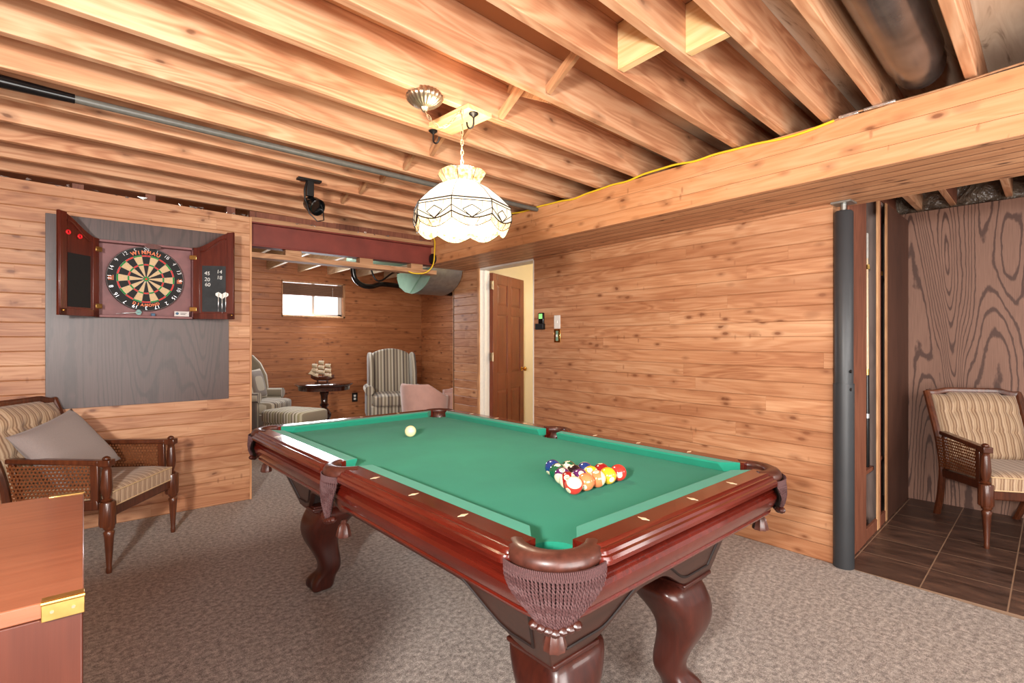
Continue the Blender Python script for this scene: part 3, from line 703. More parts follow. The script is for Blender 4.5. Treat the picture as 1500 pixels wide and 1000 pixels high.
def fringe(cx, cy, mid, span, r0, L, N, bagtip, par):
    mb = MB()
    for i in range(N):
        s_ = -1 + 2 * i / (N - 1); a = mid + span * s_; ln = L * (1 - 0.34 * abs(s_) ** 2.0)
        tw = random.uniform(-0.01, 0.01)
        def p(t_, a=a, s_=s_, ln=ln, tw=tw):
            aa = mid + (a - mid) * (1 - 0.58 * t_ ** 1.7) + tw * t_
            rr = r0 + 0.006 * sin(pi * t_) - 0.012 * t_ ** 2
            return (cx + rr * cos(aa), cy + rr * sin(aa), RZ - 0.032 - ln * t_)
        st = strand(p, turns=random.uniform(8, 9) * ln / 0.13, n=18)
        mb.add(st.v, st.f)
    f = mb.build('pocket_fringe', M['rope'], par, smooth=True, ang=80)
    # gimp band at the top of the fringe
    b = MB()
    for i in range(N * 2):
        s_ = -1 + 2 * i / (N * 2 - 1); a = mid + span * s_; c = Vector((cx + (r0 + 0.003) * cos(a), cy + (r0 + 0.003) * sin(a), RZ - 0.035))
        d = Vector((-sin(a), cos(a), 0)) * 0.002
        b.tube([c + Vector((0, 0, 0.010)) - d, c + Vector((0, 0, -0.011)) + d], 0.0024, 5)
    b.build('fringe_band', M['rope'], f, smooth=True)
    # backing so nothing shows through the cords
    rings = []
    for k in range(7):
        t_ = k / 6
        rings.append([Vector((cx + (r0 - 0.005 - 0.012 * t_ ** 2) * cos(mid + span * (j / 8 - 1) * (1 - 0.58 * t_ ** 1.7)), cy + (r0 - 0.005 - 0.012 * t_ ** 2) * sin(mid + span * (j / 8 - 1) * (1 - 0.58 * t_ ** 1.7)), RZ - 0.03 - L * (1 - 0.34 * abs(j / 8 - 1) ** 2.0) * t_)) for j in range(17)])
    MB().loft(rings, caps=False, closed=False).build('net_bag', M['groove'], f, smooth=True, solid=0.002)
    # carved scroll and tassel hanging from the tip
    tx, ty = cx + (r0 - 0.072) * cos(mid), cy + (r0 - 0.072) * sin(mid); tz = RZ - 0.032 - L
    t2 = MB()
    for k in range(7):
        a = mid + (k - 3) * 0.13; c0 = Vector((cx + (r0 - 0.012) * cos(a), cy + (r0 - 0.012) * sin(a), tz + 0.008 + 0.004 * abs(k - 3)))
        t2.lathe([(0.002, -0.012), (0.010, -0.007), (0.013, 0.0), (0.010, 0.007), (0.002, 0.012)], c=c0 + Vector((cos(a), sin(a), 0)) * 0.003, n=8)
    t2.build('scroll_trim', M['mahog_z'], f, smooth=True)
    if bagtip:
        MB().lathe([(0.008, 0.018), (0.013, 0.012), (0.010, 0.004), (0.018, -0.004), (0.026, -0.036), (0.025, -0.042)], c=(tx, ty, tz - 0.02), n=18, flute=9, fa=0.07).build('tassel', M['leather'], f, smooth=True)
for sx in (-1, 1):
    for sy in (-1, 1):
        mid = atan2(sy, sx)
        iron(sx * HCX, sy * HCY, mid, radians(84), 0.091, 0.026, 0.015, PT)
        liner(sx * HCX, sy * HCY, 0.064, mid, PT)
        fringe(sx * HCX, sy * HCY, mid, radians(60), 0.124, 0.130, 30, True, PT)
    mid = atan2(0, sx)
    iron(sx * 0.535, 0, mid, radians(80), 0.078, 0.024, 0.017, PT)
    liner(sx * SCX, 0, 0.056, mid, PT)
    fringe(sx * 0.532, 0, mid, radians(36), 0.106, 0.165, 16, True, PT)
# skirt: slanted panels with an arched lower edge
ZT, ZB = RZ - 0.158, 0.445
def inset(z, half, t_=0.30): return half - (ZT - z) * t_
def skirt(fn, half, off, notch, zmid, sl, drop, name='skirt'):
    top = [(-half, ZT), (half, ZT)]; bot = []
    n = 40
    for i in range(n + 1):
        s_ = 1 - 2 * i / n; u = abs(s_) * (half - drop)
        k = min(1, max(0, (u - notch[0]) / (notch[1] - notch[0]))); k = k * k * (3 - 2 * k)
        bot.append((math.copysign(u, s_) if s_ else 0.0, zmid + (ZB - zmid) * k))
    poly = top[:1] + top[1:] + bot
    mb = MB(); mb.prism(poly, lambda s_, z: fn(s_, off - (ZT - z) * sl, z), lambda s_, z: fn(s_, off - (ZT - z) * sl - 0.025, z))
    sk = mb.build(name, M['skirt'], PT, bevel=0.002)
    # applied bead following the edge
    g = MB(); pth = []
    for i in range(n + 1):
        s_, z = bot[i]; s2 = s_ * (1 - 0.05 / half); pth.append(fn(s2, off - (ZT - z - 0.035) * sl + 0.001, z + 0.035))
    e0 = fn(-half + 0.06, off - 0.02 * sl + 0.001, ZT - 0.02); e1 = fn(half - 0.06, off - 0.02 * sl + 0.001, ZT - 0.02)
    pth = [e1] + pth + [e0]
    g.tube(pth, 0.0045, 6)
    g.build('bead', M['groove'], sk, smooth=True)
for sx in (-1, 1): skirt(lambda s_, o_, z, sx=sx: (sx * o_, s_, z), 0.945, 0.500, (0.56, 0.80), 0.572, 0.40, 0.057)
for sy in (-1, 1): skirt(lambda s_, o_, z, sy=sy: (s_, sy * o_, z), 0.497, 0.948, (0.04, 0.27), 0.540, 0.26, 0.085)
MB().span((-0.46, -0.93, ZT - 0.005), (0.46, 0.93, ZT + 0.008)).span((-0.54, -1.02, ZT + 0.0), (0.54, 1.02, ZT + 0.05)).build('slate_frame', M['skirt'], PT)
for sx in (-1, 1):
    for sy in (-1, 1):
        def sq(x1, y1, z, w=0.11): return [Vector((sx * x1, sy * y1, z)), Vector((sx * (x1 - w), sy * y1, z)), Vector((sx * (x1 - w), sy * (y1 - w), z)), Vector((sx * x1, sy * (y1 - w), z))]
        MB().loft([sq(0.497, 0.945, ZT), sq(0.409, 0.888, ZB)]).build('corner_post', M['skirt'], PT, bevel=0.004)
# legs
def leg(sx, sy):
    B = Vector((sx * 0.300, sy * 0.805, 0)); d = Vector((sx, sy, 0)).normalized(); rings = []
    secs = [(0.445, 0.0, 0.080, 6), (0.40, 0.010, 0.086, 5), (0.36, 0.030, 0.090, 4.2), (0.31, 0.044, 0.086, 3.8), (0.26, 0.040, 0.077, 3.4), (0.21, 0.018, 0.065, 3.2), (0.16, -0.004, 0.056, 3), (0.12, -0.012, 0.052, 3),
            (0.095, -0.002, 0.053, 2.8), (0.07, 0.022, 0.060, 2.6), (0.045, 0.034, 0.064, 2.5), (0.018, 0.036, 0.062, 2.5), (0.0, 0.034, 0.052, 2.5)]
    for z, off, h, e in secs:
        ring = []
        for j in range(32):
            a = 2 * pi * j / 32; c_, s_ = cos(a), sin(a)
            r = (abs(c_) ** e + abs(s_) ** e) ** (-1 / e)
            p = Vector((c_ * r * h, s_ * r * h, 0))
            # claws: lobes on the outer side of the foot
            if z < 0.09:
                an = math.atan2(p.y * d.x - p.x * d.y, p.x * d.x + p.y * d.y)
                if abs(an) < 2.0: p *= 1 + 0.26 * (1 - z / 0.09) ** 0.6 * cos(an * 4.0)
            k = max(0.0, (z - 0.24) / 0.19)
            if p.x * sx < 0: p.x *= 1 + 0.75 * k ** 1.3
            if p.y * sy < 0: p.y *= 1 + 0.75 * k ** 1.3
            ring.append(B + d * off + p + Vector((0, 0, z)))
        rings.append(ring)
    o = MB().loft(rings).build('leg', M['mahog_z'], PT, sub=1)
    mb = MB()
    c = B + Vector((sx * 0.018, sy * 0.0, 0))
    for (h, z0, z1) in ((0.084, 0.446, 0.456), (0.092, 0.434, 0.448), (0.082, 0.422, 0.436)):
        mb.span((c.x - h, c.y - h, z0), (c.x + h, c.y + h, z1))
    mb.build('leg_cap', M['mahog_z'], o, bevel=0.005, seg=3)
for sx in (-1, 1):
    for sy in (-1, 1): leg(sx, sy)
# ------------------------------------------------------------------ balls
BR = 0.0286
def ball_mat(name, c, stripe):
    t = NT(name); tc = t.n('ShaderNodeTexCoord'); sp = t.n('ShaderNodeSeparateXYZ'); t.t.links.new(tc.outputs['Object'], sp.inputs[0])
    z = t.math('ABSOLUTE', sp.outputs[2]); x = sp.outputs[0]; y = sp.outputs[1]; zz = sp.outputs[2]
    cream = srgb(244, 232, 196)
    d = t.math('SQRT', t.math('ADD', t.math('MULTIPLY', y, y), t.math('MULTIPLY', zz, zz)))
    spot = t.math('MULTIPLY', t.math('LESS_THAN', d, 0.0095), t.math('GREATER_THAN', x, -1.0))
    if stripe: col = t.mix(t.math('LESS_THAN', z, BR * 0.52), cream, c)
    else: col = t.mix(0.0, c, cream)
    col = t.mix(spot, col, cream)
    return t.fin(col, 0.08, coat=1.0)
BC = {1: srgb(250, 190, 40), 2: srgb(24, 56, 120), 3: srgb(222, 54, 48), 4: srgb(88, 34, 96), 5: srgb(244, 132, 84), 6: srgb(20, 92, 60), 7: srgb(150, 24, 30), 8: srgb(28, 16, 26)}
names = {1: 'yellow', 2: 'dark blue', 3: 'red', 4: 'purple', 5: 'salmon orange', 6: 'dark green', 7: 'maroon', 8: 'black'}
def to_world(x, y):
    c, s_ = cos(0.034), sin(0.034); return (1.288 + x * c - y * s_, 1.833 + x * s_ + y * c)
def ball(n, x, y, rot, label, digit=True):
    w = to_world(x, y)
    bm = bmesh.new(); bmesh.ops.create_uvsphere(bm, u_segments=32, v_segments=20, radius=BR); me = bpy.data.meshes.new('pool_ball')
    bm.to_mesh(me); bm.free()
    for p in me.polygons: p.use_smooth = True
    if n == 0: m = plain('cue_ball_resin', srgb(246, 232, 178), 0.08, coat=1.0, var=0.02)
    else: m = ball_mat('resin_%d' % n, BC[n if n < 9 else n - 8], n > 8)
    me.materials.append(m); o = bpy.data.objects.new('cue_ball' if n == 0 else 'pool_ball', me); COL.objects.link(o)
    o.location = (w[0], w[1], BZ + BR); o.rotation_euler = rot
    tag(o, label, 'ball', None if n == 0 else 'racked pool balls')
    if n and digit:
        mats = []
        for s_ in (1, -1):
            M4 = Matrix.Translation((s_ * (BR - 0.0012), 0, 0)) @ Matrix.Rotation(pi / 2 * s_, 4, 'Z') @ Matrix.Rotation(pi / 2, 4, 'X')
            mats.append(text(str(n), 0.012, 'n', M['d_black'], None, M4, extrude=0.0009))
        join_meshes('number', mats, M['d_black'], o)
# 5 in the front row (near the foot rail) ... 1 at the apex; left to right as the camera sees them
rows = [[11, 5, 13, 1, 3], [15, 4, 9, 7], [12, 8, 10], [6, 14], [2]]
lab = {11: 'red striped ball at the near left corner of the rack', 5: 'salmon orange solid ball second in the front row', 13: 'orange striped ball in the middle of the front row', 1: 'yellow solid ball fourth in the front row', 3: 'red solid ball at the right end of the front row',
       15: 'maroon striped ball behind the red striped ball', 4: 'purple solid ball behind the salmon ball', 9: 'yellow striped ball behind the middle of the front row', 7: 'maroon solid ball behind the yellow ball',
       12: 'purple striped ball on the left flank of the rack', 8: 'black ball in the middle of the rack', 10: 'blue striped ball on the right flank of the rack',
       6: 'dark green solid ball beside the blue ball', 14: 'green striped ball near the far tip of the rack', 2: 'dark blue solid ball at the far tip of the rack'}
random.seed(3)
for r, row in enumerate(rows):
    for i, n in enumerate(row):
        x = (i - (len(row) - 1) / 2) * BR * 2.02 - 0.015; y = -0.718 + r * BR * 1.755
        rot = (random.uniform(-1.5, 1.5), random.uniform(-1.5, 1.5), random.uniform(-3, 3))
        if n == 11: rot = (0.5, -0.45, 0)
        if n == 13: rot = (1.2, 1.2, 0.4)
        if n == 12: rot = (0.3, 1.0, 0.7)
        if n == 15: rot = (1.4, 0.6, 0.6)
        if n == 1: rot = (0, 0.25, radians(-110))
        ball(n, x, y, rot, lab[n])
ball(0, -0.013, 0.469, (0, 0, 0), 'cream cue ball alone on the far half of the cloth')

# ------------------------------------------------------------------ hanging lamp
LX, LY = 1.274, 1.866
LP = empty('pendant_lamp', (LX, LY, 1.66), 0, 'stained glass pendant lamp hanging over the pool table', 'lamp')
A0 = radians(-45.4 - 50.1 + 0.0)
def oct_ring(r, z, n=8, a0=0.0, mid=0.0, sag=0.0, sub=1):
    out = []
    for k in range(n):
        for j in range(sub):
            t_ = j / sub
            p0 = Vector((r * cos(a0 + 2 * pi * k / n), r * sin(a0 + 2 * pi * k / n), z)); p1 = Vector((r * cos(a0 + 2 * pi * (k + 1) / n), r * sin(a0 + 2 * pi * (k + 1) / n), z))
            p = p0.lerp(p1, t_); p.z -= sag * sin(pi * t_); out.append(p)
    return out
a0 = radians(-39.9 - 5.5 - 90 - 0.0)   # one vertex just left of the centre line of the view
sh = MB().loft([oct_ring(0.076, 0.297, a0=a0), oct_ring(0.115, 0.277, a0=a0), oct_ring(0.165, 0.236, a0=a0), oct_ring(0.212, 0.188, a0=a0)], caps=False)
sh.build('shade', M['lamp_glass'], LP, solid=0.003)
SUB = 10
mb = MB().loft([oct_ring(0.212, 0.188, a0=a0, sub=SUB), oct_ring(0.217, 0.150, a0=a0, sub=SUB), oct_ring(0.215, 0.128, a0=a0, sag=0.022, sub=SUB)], caps=False)
band = mb.build('shade_band', M['lamp_pane'], LP, solid=0.003)
mb = MB().loft([oct_ring(0.215, 0.128, a0=a0, sag=0.022, sub=SUB), oct_ring(0.208, 0.104, a0=a0, sag=0.030, sub=SUB)], caps=False)
skirt_g = mb.build('shade_skirt', M['amber_glass'], LP, solid=0.002)
mb = MB().loft([oct_ring(0.077, 0.295, a0=a0, sub=SUB), oct_ring(0.092, 0.320, a0=a0, sub=SUB), oct_ring(0.106, 0.342, a0=a0, sag=-0.008, sub=SUB)], caps=False)
mb.build('crown', M['amber_glass'], LP, solid=0.002)
ld = MB()
def face_pt(k, t_, z, r): 
    p0 = Vector((r * cos(a0 + pi / 4 * k), r * sin(a0 + pi / 4 * k), z)); p1 = Vector((r * cos(a0 + pi / 4 * (k + 1)), r * sin(a0 + pi / 4 * (k + 1)), z)); return p0.lerp(p1, t_)
def scal(k, t_): p = face_pt(k, t_, 0.128, 0.2185); p.z -= 0.022 * sin(pi * t_); return p
for k in range(8):
    R1, R2 = 0.2145, 0.2195; W1 = 0.0019
    ld.tube([face_pt(k, 0, 0.297, 0.078), face_pt(k, 0, 0.277, 0.117), face_pt(k, 0, 0.236, 0.167), face_pt(k, 0, 0.188, R1)], 0.0016, 5)
    ld.tube([face_pt(k, 0, 0.188, R1), face_pt(k, 0, 0.150, R2), face_pt(k, 0, 0.128, 0.2185)], 0.0024, 5)
    ld.tube([face_pt(k, 0, 0.188, R1), face_pt(k, 1, 0.188, R1)], 0.0028, 5)
    ld.tube([face_pt(k, 0, 0.177, 0.2165), face_pt(k, 1, 0.177, 0.2165)], W1, 5)
    ld.tube([scal(k, i / 10) for i in range(11)], 0.0028, 5)
    c = 0.5; d0 = face_pt(k, c, 0.158, 0.2195); d1 = face_pt(k, c + 0.23, 0.137, 0.219); d2 = scal(k, 0.5) + Vector((0, 0, 0.002)); d3 = face_pt(k, c - 0.23, 0.137, 0.219)
    for a, b in ((d0, d1), (d3, d0), (d1, d2), (d2, d3), (face_pt(k, 0, 0.152, 0.2195), d2), (face_pt(k, 1, 0.152, 0.2195), d2)): ld.tube([a, b], W1, 5)
    for t_ in (0.24, 0.76): ld.tube([face_pt(k, t_, 0.177, 0.2175), face_pt(k, t_, 0.14, 0.219)], 0.0012, 4)
    ld.tube([face_pt(k, i / 10, 0.104, 0.209) - Vector((0, 0, 0.030 * sin(pi * i / 10))) for i in range(11)], 0.0018, 4)
    for t_ in (0.3, 0.7): ld.tube([scal(k, t_), face_pt(k, t_ + (0.5 - t_) * 0.5, 0.078, 0.209)], 0.0012, 4)
    ld.tube([face_pt(k, 0, 0.128, 0.2185), face_pt(k, 0, 0.104, 0.209)], 0.0018, 4)
    ld.tube([face_pt(k, 0, 0.295, 0.078), face_pt(k, 0, 0.342, 0.107)], 0.0014, 4)
ld.build('lead_came', M['lead'], LP, smooth=True)
for k in range(3):
    a = a0 + 0.5 + k * 2 * pi / 3
    b = MB().lathe([(0.004, -0.045), (0.020, -0.036), (0.031, -0.015), (0.030, 0.006), (0.018, 0.030), (0.013, 0.045)], c=(0.085 * cos(a), 0.085 * sin(a), 0.15), n=16).build('bulb', M['bulb'], LP, smooth=True)
    MB().lathe([(0.016, 0.045), (0.018, 0.09)], c=(0.085 * cos(a), 0.085 * sin(a), 0.15), n=14).build('socket', M['brass'], LP, smooth=True)
    MB().tube([(0.085 * cos(a), 0.085 * sin(a), 0.235), (0.05 * cos(a), 0.05 * sin(a), 0.25), (0, 0, 0.26)], 0.005, 8).build('lamp_arm', M['brass'], LP, smooth=True)
MB().lathe([(0.006, 0.22), (0.02, 0.24), (0.02, 0.28), (0.035, 0.30), (0.006, 0.31), (0.006, 0.36)], n=18).build('finial', M['brass'], LP, smooth=True)
M['chain'] = plain('pale_brass_chain', srgb(190, 168, 134), 0.4, metal=0.6)
def chain(pts, parent, step=0.022):
    mb = MB(); P = [Vector(p) for p in pts]; seg = 0; k = 0
    L = [0.0]
    for i in range(1, len(P)): L.append(L[-1] + (P[i] - P[i - 1]).length)
    n = int(L[-1] / step)
    def at(s_):
        for i in range(1, len(P)):
            if s_ <= L[i] or i == len(P) - 1: return P[i - 1].lerp(P[i], (s_ - L[i - 1]) / (L[i] - L[i - 1])), (P[i] - P[i - 1]).normalized()
    for k in range(n):
        c, d = at((k + 0.5) * step); u = d.orthogonal().normalized()
        if k % 2: u = d.cross(u)
        path = [c + d * (0.014 * cos(t_)) + u * (0.0065 * sin(t_)) for t_ in [2 * pi * j / 10 for j in range(11)]]
        mb.tube(path, 0.0014, 5, caps=False)
    return mb.build('chain', M['chain'], parent, smooth=True)
def loc(p): return (p[0] - LX, p[1] - LY, p[2] - 1.66)
HK = (1.330, 1.900, 2.305)
CAN = (1.13, 1.94, 2.295)
top = (LX + 0.005, LY + 0.01, 2.30)
pts = [(LX, LY, 2.02), (LX, LY, 2.29)]
sw = []
for i in range(13):
    t_ = i / 12; p = Vector(CAN).lerp(Vector((LX, LY, 2.29)), t_); p.z -= 0.09 * sin(pi * t_) ** 1 * (1 - 0.3 * t_) + 0.03 * (1 - t_); sw.append(loc(p))
chain([loc(p) for p in pts] , LP)
chain(sw, LP)
MB().tube([loc(CAN)] + [(p[0] + 0.004 * sin(3 * i), p[1], p[2] + 0.004 * cos(3 * i)) for i, p in enumerate(sw)] + [loc((LX + .004, LY, 2.2)), loc((LX - .004, LY, 2.1)), loc((LX, LY, 2.0))], 0.0016, 6).build('cord', M['chain'], LP, smooth=True)
MB().lathe([(0.010, -0.055), (0.016, -0.045), (0.018, -0.038), (0.05, -0.028), (0.072, -0.010), (0.078, 0.0), (0.078, 0.012), (0.070, 0.018), (0.066, 0.028)], c=loc((CAN[0], CAN[1], 2.315)), n=96, flute=24, fa=0.035).build('canopy', M['bronze'], LP, smooth=True, ang=50)
# board between the joists carrying the chain
o = MB().box((0, 0, 0), (0.145, 0.29, 0.022)).build('mounting_board', M['bright_block'], bevel=0.002)
o.location = (1.362, 2.015, 2.312); o.rotation_euler = (0, 0, radians(6)); tag(o, 'pale wood board fixed under the joists above the lamp', 'board')
def hook(x, y, z, label):
    r = empty('ceiling_hook', (x, y, z), 0, label, 'hook', 'black iron ceiling hooks')
    MB().lathe([(0.006, -0.018), (0.009, -0.014), (0.022, -0.004), (0.022, 0.0)], n=18).build('plate', M['black_iron'], r, smooth=True)
    MB().tube([(0, 0, -0.01), (0, 0, -0.04)] + [(0.016 - 0.016 * cos(t_), 0, -0.045 - 0.020 * sin(t_)) for t_ in [pi * k / 8 for k in range(9)]] + [(0.034, 0, -0.035)], 0.0042, 8).build('hook_arm', M['black_iron'], r, smooth=True)
    return r
hook(1.355, 1.892, 2.300, 'black iron hook at the right corner of the mounting board').rotation_euler = (0, 0, radians(120))
hook(1.345, 2.225, 2.324, 'lone black iron hook under a joist left of the lamp chain').rotation_euler = (0, 0, radians(-60))
# spotlight
SPt = empty('track_spotlight', (1.13, 3.42, 2.325), 0, 'small black spotlight hanging from a joist above the opening', 'spotlight')
MB().box((0, 0, -0.006), (0.15, 0.05, 0.014)).build('mount_plate', M['black_iron'], SPt, bevel=0.002)
MB().box((0.005, 0, -0.06), (0.045, 0.03, 0.1)).tube([(-0.02, -0.02, -0.02), (-0.035, -0.02, -0.08), (-0.03, -0.01, -0.14), (0.01, 0, -0.20)], 0.007, 8).build('stem', M['black_iron'], SPt, bevel=0.003)
mm = Matrix.Rotation(radians(118), 4, 'X') @ Matrix.Rotation(0.3, 4, 'Y')
MB().lathe([(0.02, -0.06), (0.045, -0.05), (0.055, 0.0), (0.055, 0.045), (0.048, 0.048), (0.044, 0.02)], c=(0.03, 0, -0.165), m=mm, n=26).build('lamp_head', M['black_gloss'], SPt, smooth=True)
MB().tube([Vector((0.03 - 0.055, -0.02, -0.15)), Vector((-0.01, -0.035, -0.23)), Vector((0.04, -0.04, -0.275)), Vector((0.085, -0.03, -0.26)), Vector((0.085, -0.02, -0.19)), Vector((0.07, -0.01, -0.15))], 0.004, 7).build('yoke', M['black_iron'], SPt, smooth=True)

# ------------------------------------------------------------------ pipes, duct and cables under the ceiling
dx = cos(ROT); dy = sin(ROT)
p0 = Vector((-2.1, 2.865 - 2.55 * 0.03, 2.295)); p1 = Vector((2.715, 2.865 + 2.26 * 0.035, 2.295))
gp = o = MB().tube([p0, p1], 0.0165, 14).build('grey_pipe', M['grey_pvc'], smooth=True); tag(o, 'thin grey pipe running along the joists at left', 'pipe')
pa = p0.lerp(p1, 0.36); pb = p0.lerp(p1, 0.43)
o = MB().tube([(-2.1, pa.y - 0.08, 2.30), pa, pb], [0.033, 0.030, 0.019], 14).build('pipe_wrap', M['black_gloss'], gp, smooth=True); o['label'] = 'black taped insulation'
rr = 0.098
dc = Vector((2.72, 0.555, 2.425))
path = [dc + Vector((-x, -x * 0.06, 0)) for x in (-0.01, 0.04, 0.10, 0.16, 0.3, 1.0, 2.0, 3.6)]
o = MB().tube(path, [rr * 0.86, rr * 0.93, rr * 0.90, rr, rr, rr, rr, rr], 30).build('round_duct', M['poly_duct'], smooth=True, ang=80); tag(o, 'round duct wrapped in dark shiny film between joists', 'duct')
# yellow cable along the top of the fascia
random.seed(11); pts = []
yy = 0.88
while yy < 4.55:
    pts.append((2.722, yy, 2.311 + 0.010 * sin(yy * 4.3) + (0.006 if int(yy * 6) % 3 else -0.004))); yy += 0.12
pts += [(2.715, 4.46, 2.26), (2.70, 4.44, 2.18), (2.69, 4.44, 2.06), (2.66, 4.45, 1.99), (2.60, 4.47, 1.945), (2.50, 4.49, 1.935), (2.44, 4.50, 1.95)]
def smooth_path(P, k=4):
    P = [Vector(p) for p in P]; out = []
    for i in range(len(P) - 1):
        a = P[max(i - 1, 0)]; b = P[i]; c = P[i + 1]; d = P[min(i + 2, len(P) - 1)]
        for j in range(k):
            t_ = j / k; out.append(0.5 * ((2 * b) + (c - a) * t_ + (2 * a - 5 * b + 4 * c - d) * t_ ** 2 + (3 * b - a - 3 * c + d) * t_ ** 3))
    out.append(P[-1]); return out
o = MB().tube(smooth_path(pts), 0.0062, 8).build('yellow_cable', M['yellow'], smooth=True); tag(o, 'yellow electrical cable stapled along the boxed beam', 'cable')
pts = [(2.722, 0.88, 2.311)] + [(2.722, y, 2.316 + 0.005 * sin(9 * y)) for y in (0.8, 0.7, 0.6, 0.5, 0.4, 0.3, 0.1, -0.2)]
o = MB().tube(smooth_path(pts), 0.004, 6).build('copper_wire', M['trim_x'], smooth=True); tag(o, 'thin brown wire continuing along the beam at right', 'wire')
o = MB().box((0, 0, 0), (0.012, 0.12, 0.012)).box((0, 0.12, -0.002), (0.014, 0.08, 0.014)).build('wire_splice', M['foil'], bevel=0.003); o.location = (2.718, 0.70, 2.318); tag(o, 'silver wire splice on the boxed beam edge', 'splice')
# foil shreds on top of the dart wall
random.seed(5)
mb = MB()
for k in range(46):
    x = random.uniform(-0.8, 1.0) if k < 34 else random.uniform(1.0, 2.6); z = 2.298 - (x + 0.45) * 0.024 if x < 1.02 else 2.262
    c = Vector((x, DY - 0.004, z + random.uniform(-0.002, 0.006))); w = random.uniform(0.01, 0.04)
    v = [c + Vector((random.uniform(-w, w), random.uniform(-0.008, 0.004), random.uniform(-0.008, 0.012))) for _ in range(4)]
    mb.add(v, [(0, 1, 2), (0, 2, 3)])
o = mb.build('foil_insulation', M['foil']); tag(o, 'torn foil insulation poking out above the dart wall', 'insulation', kind='stuff')
# dark slot filler over the dart wall
for i, x in enumerate((-0.42 + 0.36, 0.34, 0.86)):
    o = struct('wall_block', MB().span((x, DY + 0.02, 2.262), (x + 0.06, DY + 0.09, 2.326)), M['cab_wood'], 'small block between the dart wall and the joists', 'block'); o['group'] = 'blocks on top of the dart wall'
# galvanised duct boot under the beam end
prof = [(4.74, 2.06)] + [(4.74 + 0.42 * (1 - cos(a)), 2.06 - 0.26 * sin(a)) for a in [pi / 2 * k / 10 for k in range(1, 11)]] + [(5.32, 1.83), (5.46, 1.90), (5.52, 2.0), (5.52, 2.06)]
DB = empty('duct_boot', (2.9, 5.1, 1.8), 0, 'curved sheet metal duct boot below the end of the boxed beam', 'duct')
def dl(x, y, z): return (x - 2.9, y - 5.1, z - 1.8)
MB().prism(prof, lambda y, z: dl(2.85, y, z), lambda y, z: dl(3.24, y, z)).build('elbow', M['galv'], DB, smooth=True, ang=35)
MB().prism(prof, lambda y, z: dl(2.842, y, z), lambda y, z: dl(2.849, y, z)).tube([dl(2.84, 4.9, 2.04), dl(2.84, 5.2, 1.81)], 0.004, 5).build('side_plate', M['green_duct'], DB)
o = MB().span((2.2, 5.05, 2.14), (2.84, 5.45, 2.25)).build('flat_duct', M['green_duct'], bevel=0.004); tag(o, 'flat green tinted duct behind the header batten', 'duct')
o = MB().tube(smooth_path([(2.75, 6.6, 2.26), (2.78, 6.6, 2.1), (2.9, 6.62, 2.02), (3.05, 6.65, 2.02), (3.2, 6.65, 2.06), (3.6, 6.7, 2.05), (4.4, 6.75, 2.0)]), 0.035, 12).build('black_pipe', M['black_gloss'], smooth=True); tag(o, 'black plastic drain pipe below the sitting room ceiling', 'pipe')
o = MB().tube(smooth_path([(2.95, 6.5, 2.27), (3.0, 6.45, 2.10), (3.1, 6.45, 2.09), (3.3, 6.45, 2.22), (3.5, 6.5, 2.12), (3.8, 6.5, 2.16), (4.0, 6.5, 2.27)]), 0.012, 8).build('cable_bundle', M['black_iron'], smooth=True); tag(o, 'looping black cables above the drain pipe', 'cable')
o = MB().lathe([(0.05, 0), (0.055, 0.01), (0.05, 0.03), (0.03, 0.035)], m=Matrix.Rotation(radians(-90), 4, 'Y'), n=20).build('cable_grommet', M['black_iron'], smooth=True); o.location = (2.729, 4.50, 2.10); tag(o, 'round black fitting where the yellow cable hangs', 'fitting')
o = MB().tube([(2.50, 3.72, 2.30), (2.69, 3.66, 2.30)], 0.03, 12).build('pipe_stub', M['black_gloss'], smooth=True); tag(o, 'short dark pipe stub under the joists behind the lamp', 'pipe')

# ------------------------------------------------------------------ dark board, dart cabinet
o = MB().span((-0.53, -0.012, -0.64), (0.53, 0.0, 0.64)).build('backing_board', M['dark_board'], bevel=0.001); o.location = (0.338, DY - 0.002, 1.46)
tag(o, 'large dark wood grain panel on the pine wall behind the dart cabinet', 'panel')
DC = empty('dartboard_cabinet', (0.343, DY - 0.014, 1.692), 0, 'dark cherry dartboard cabinet with both arched doors open', 'cabinet')
W2, H2, DP = 0.285, 0.262, 0.075
MB().span((-W2, -0.012, -H2), (W2, 0, H2)).build('back_panel', M['dart_in'], DC)
mb = MB().span((-W2, -DP, -H2), (-W2 + 0.016, 0, H2)).span((W2 - 0.016, -DP, -H2), (W2, 0, H2)).span((-W2, -DP, -H2), (W2, 0, -H2 + 0.016)).span((-W2, -DP, H2 - 0.016), (W2, 0, H2))
mb.build('case', M['dart_in'], DC, bevel=0.002)
o = MB().lathe([(0.05, 0), (0.05, 0.02)], c=(0.03, -DP, H2 - 0.02), m=Matrix.Rotation(pi / 2, 4, 'X') @ Matrix.Diagonal((1, 0.35, 1, 1)), n=24).build('pull_notch', M['dart_cab'], DC)
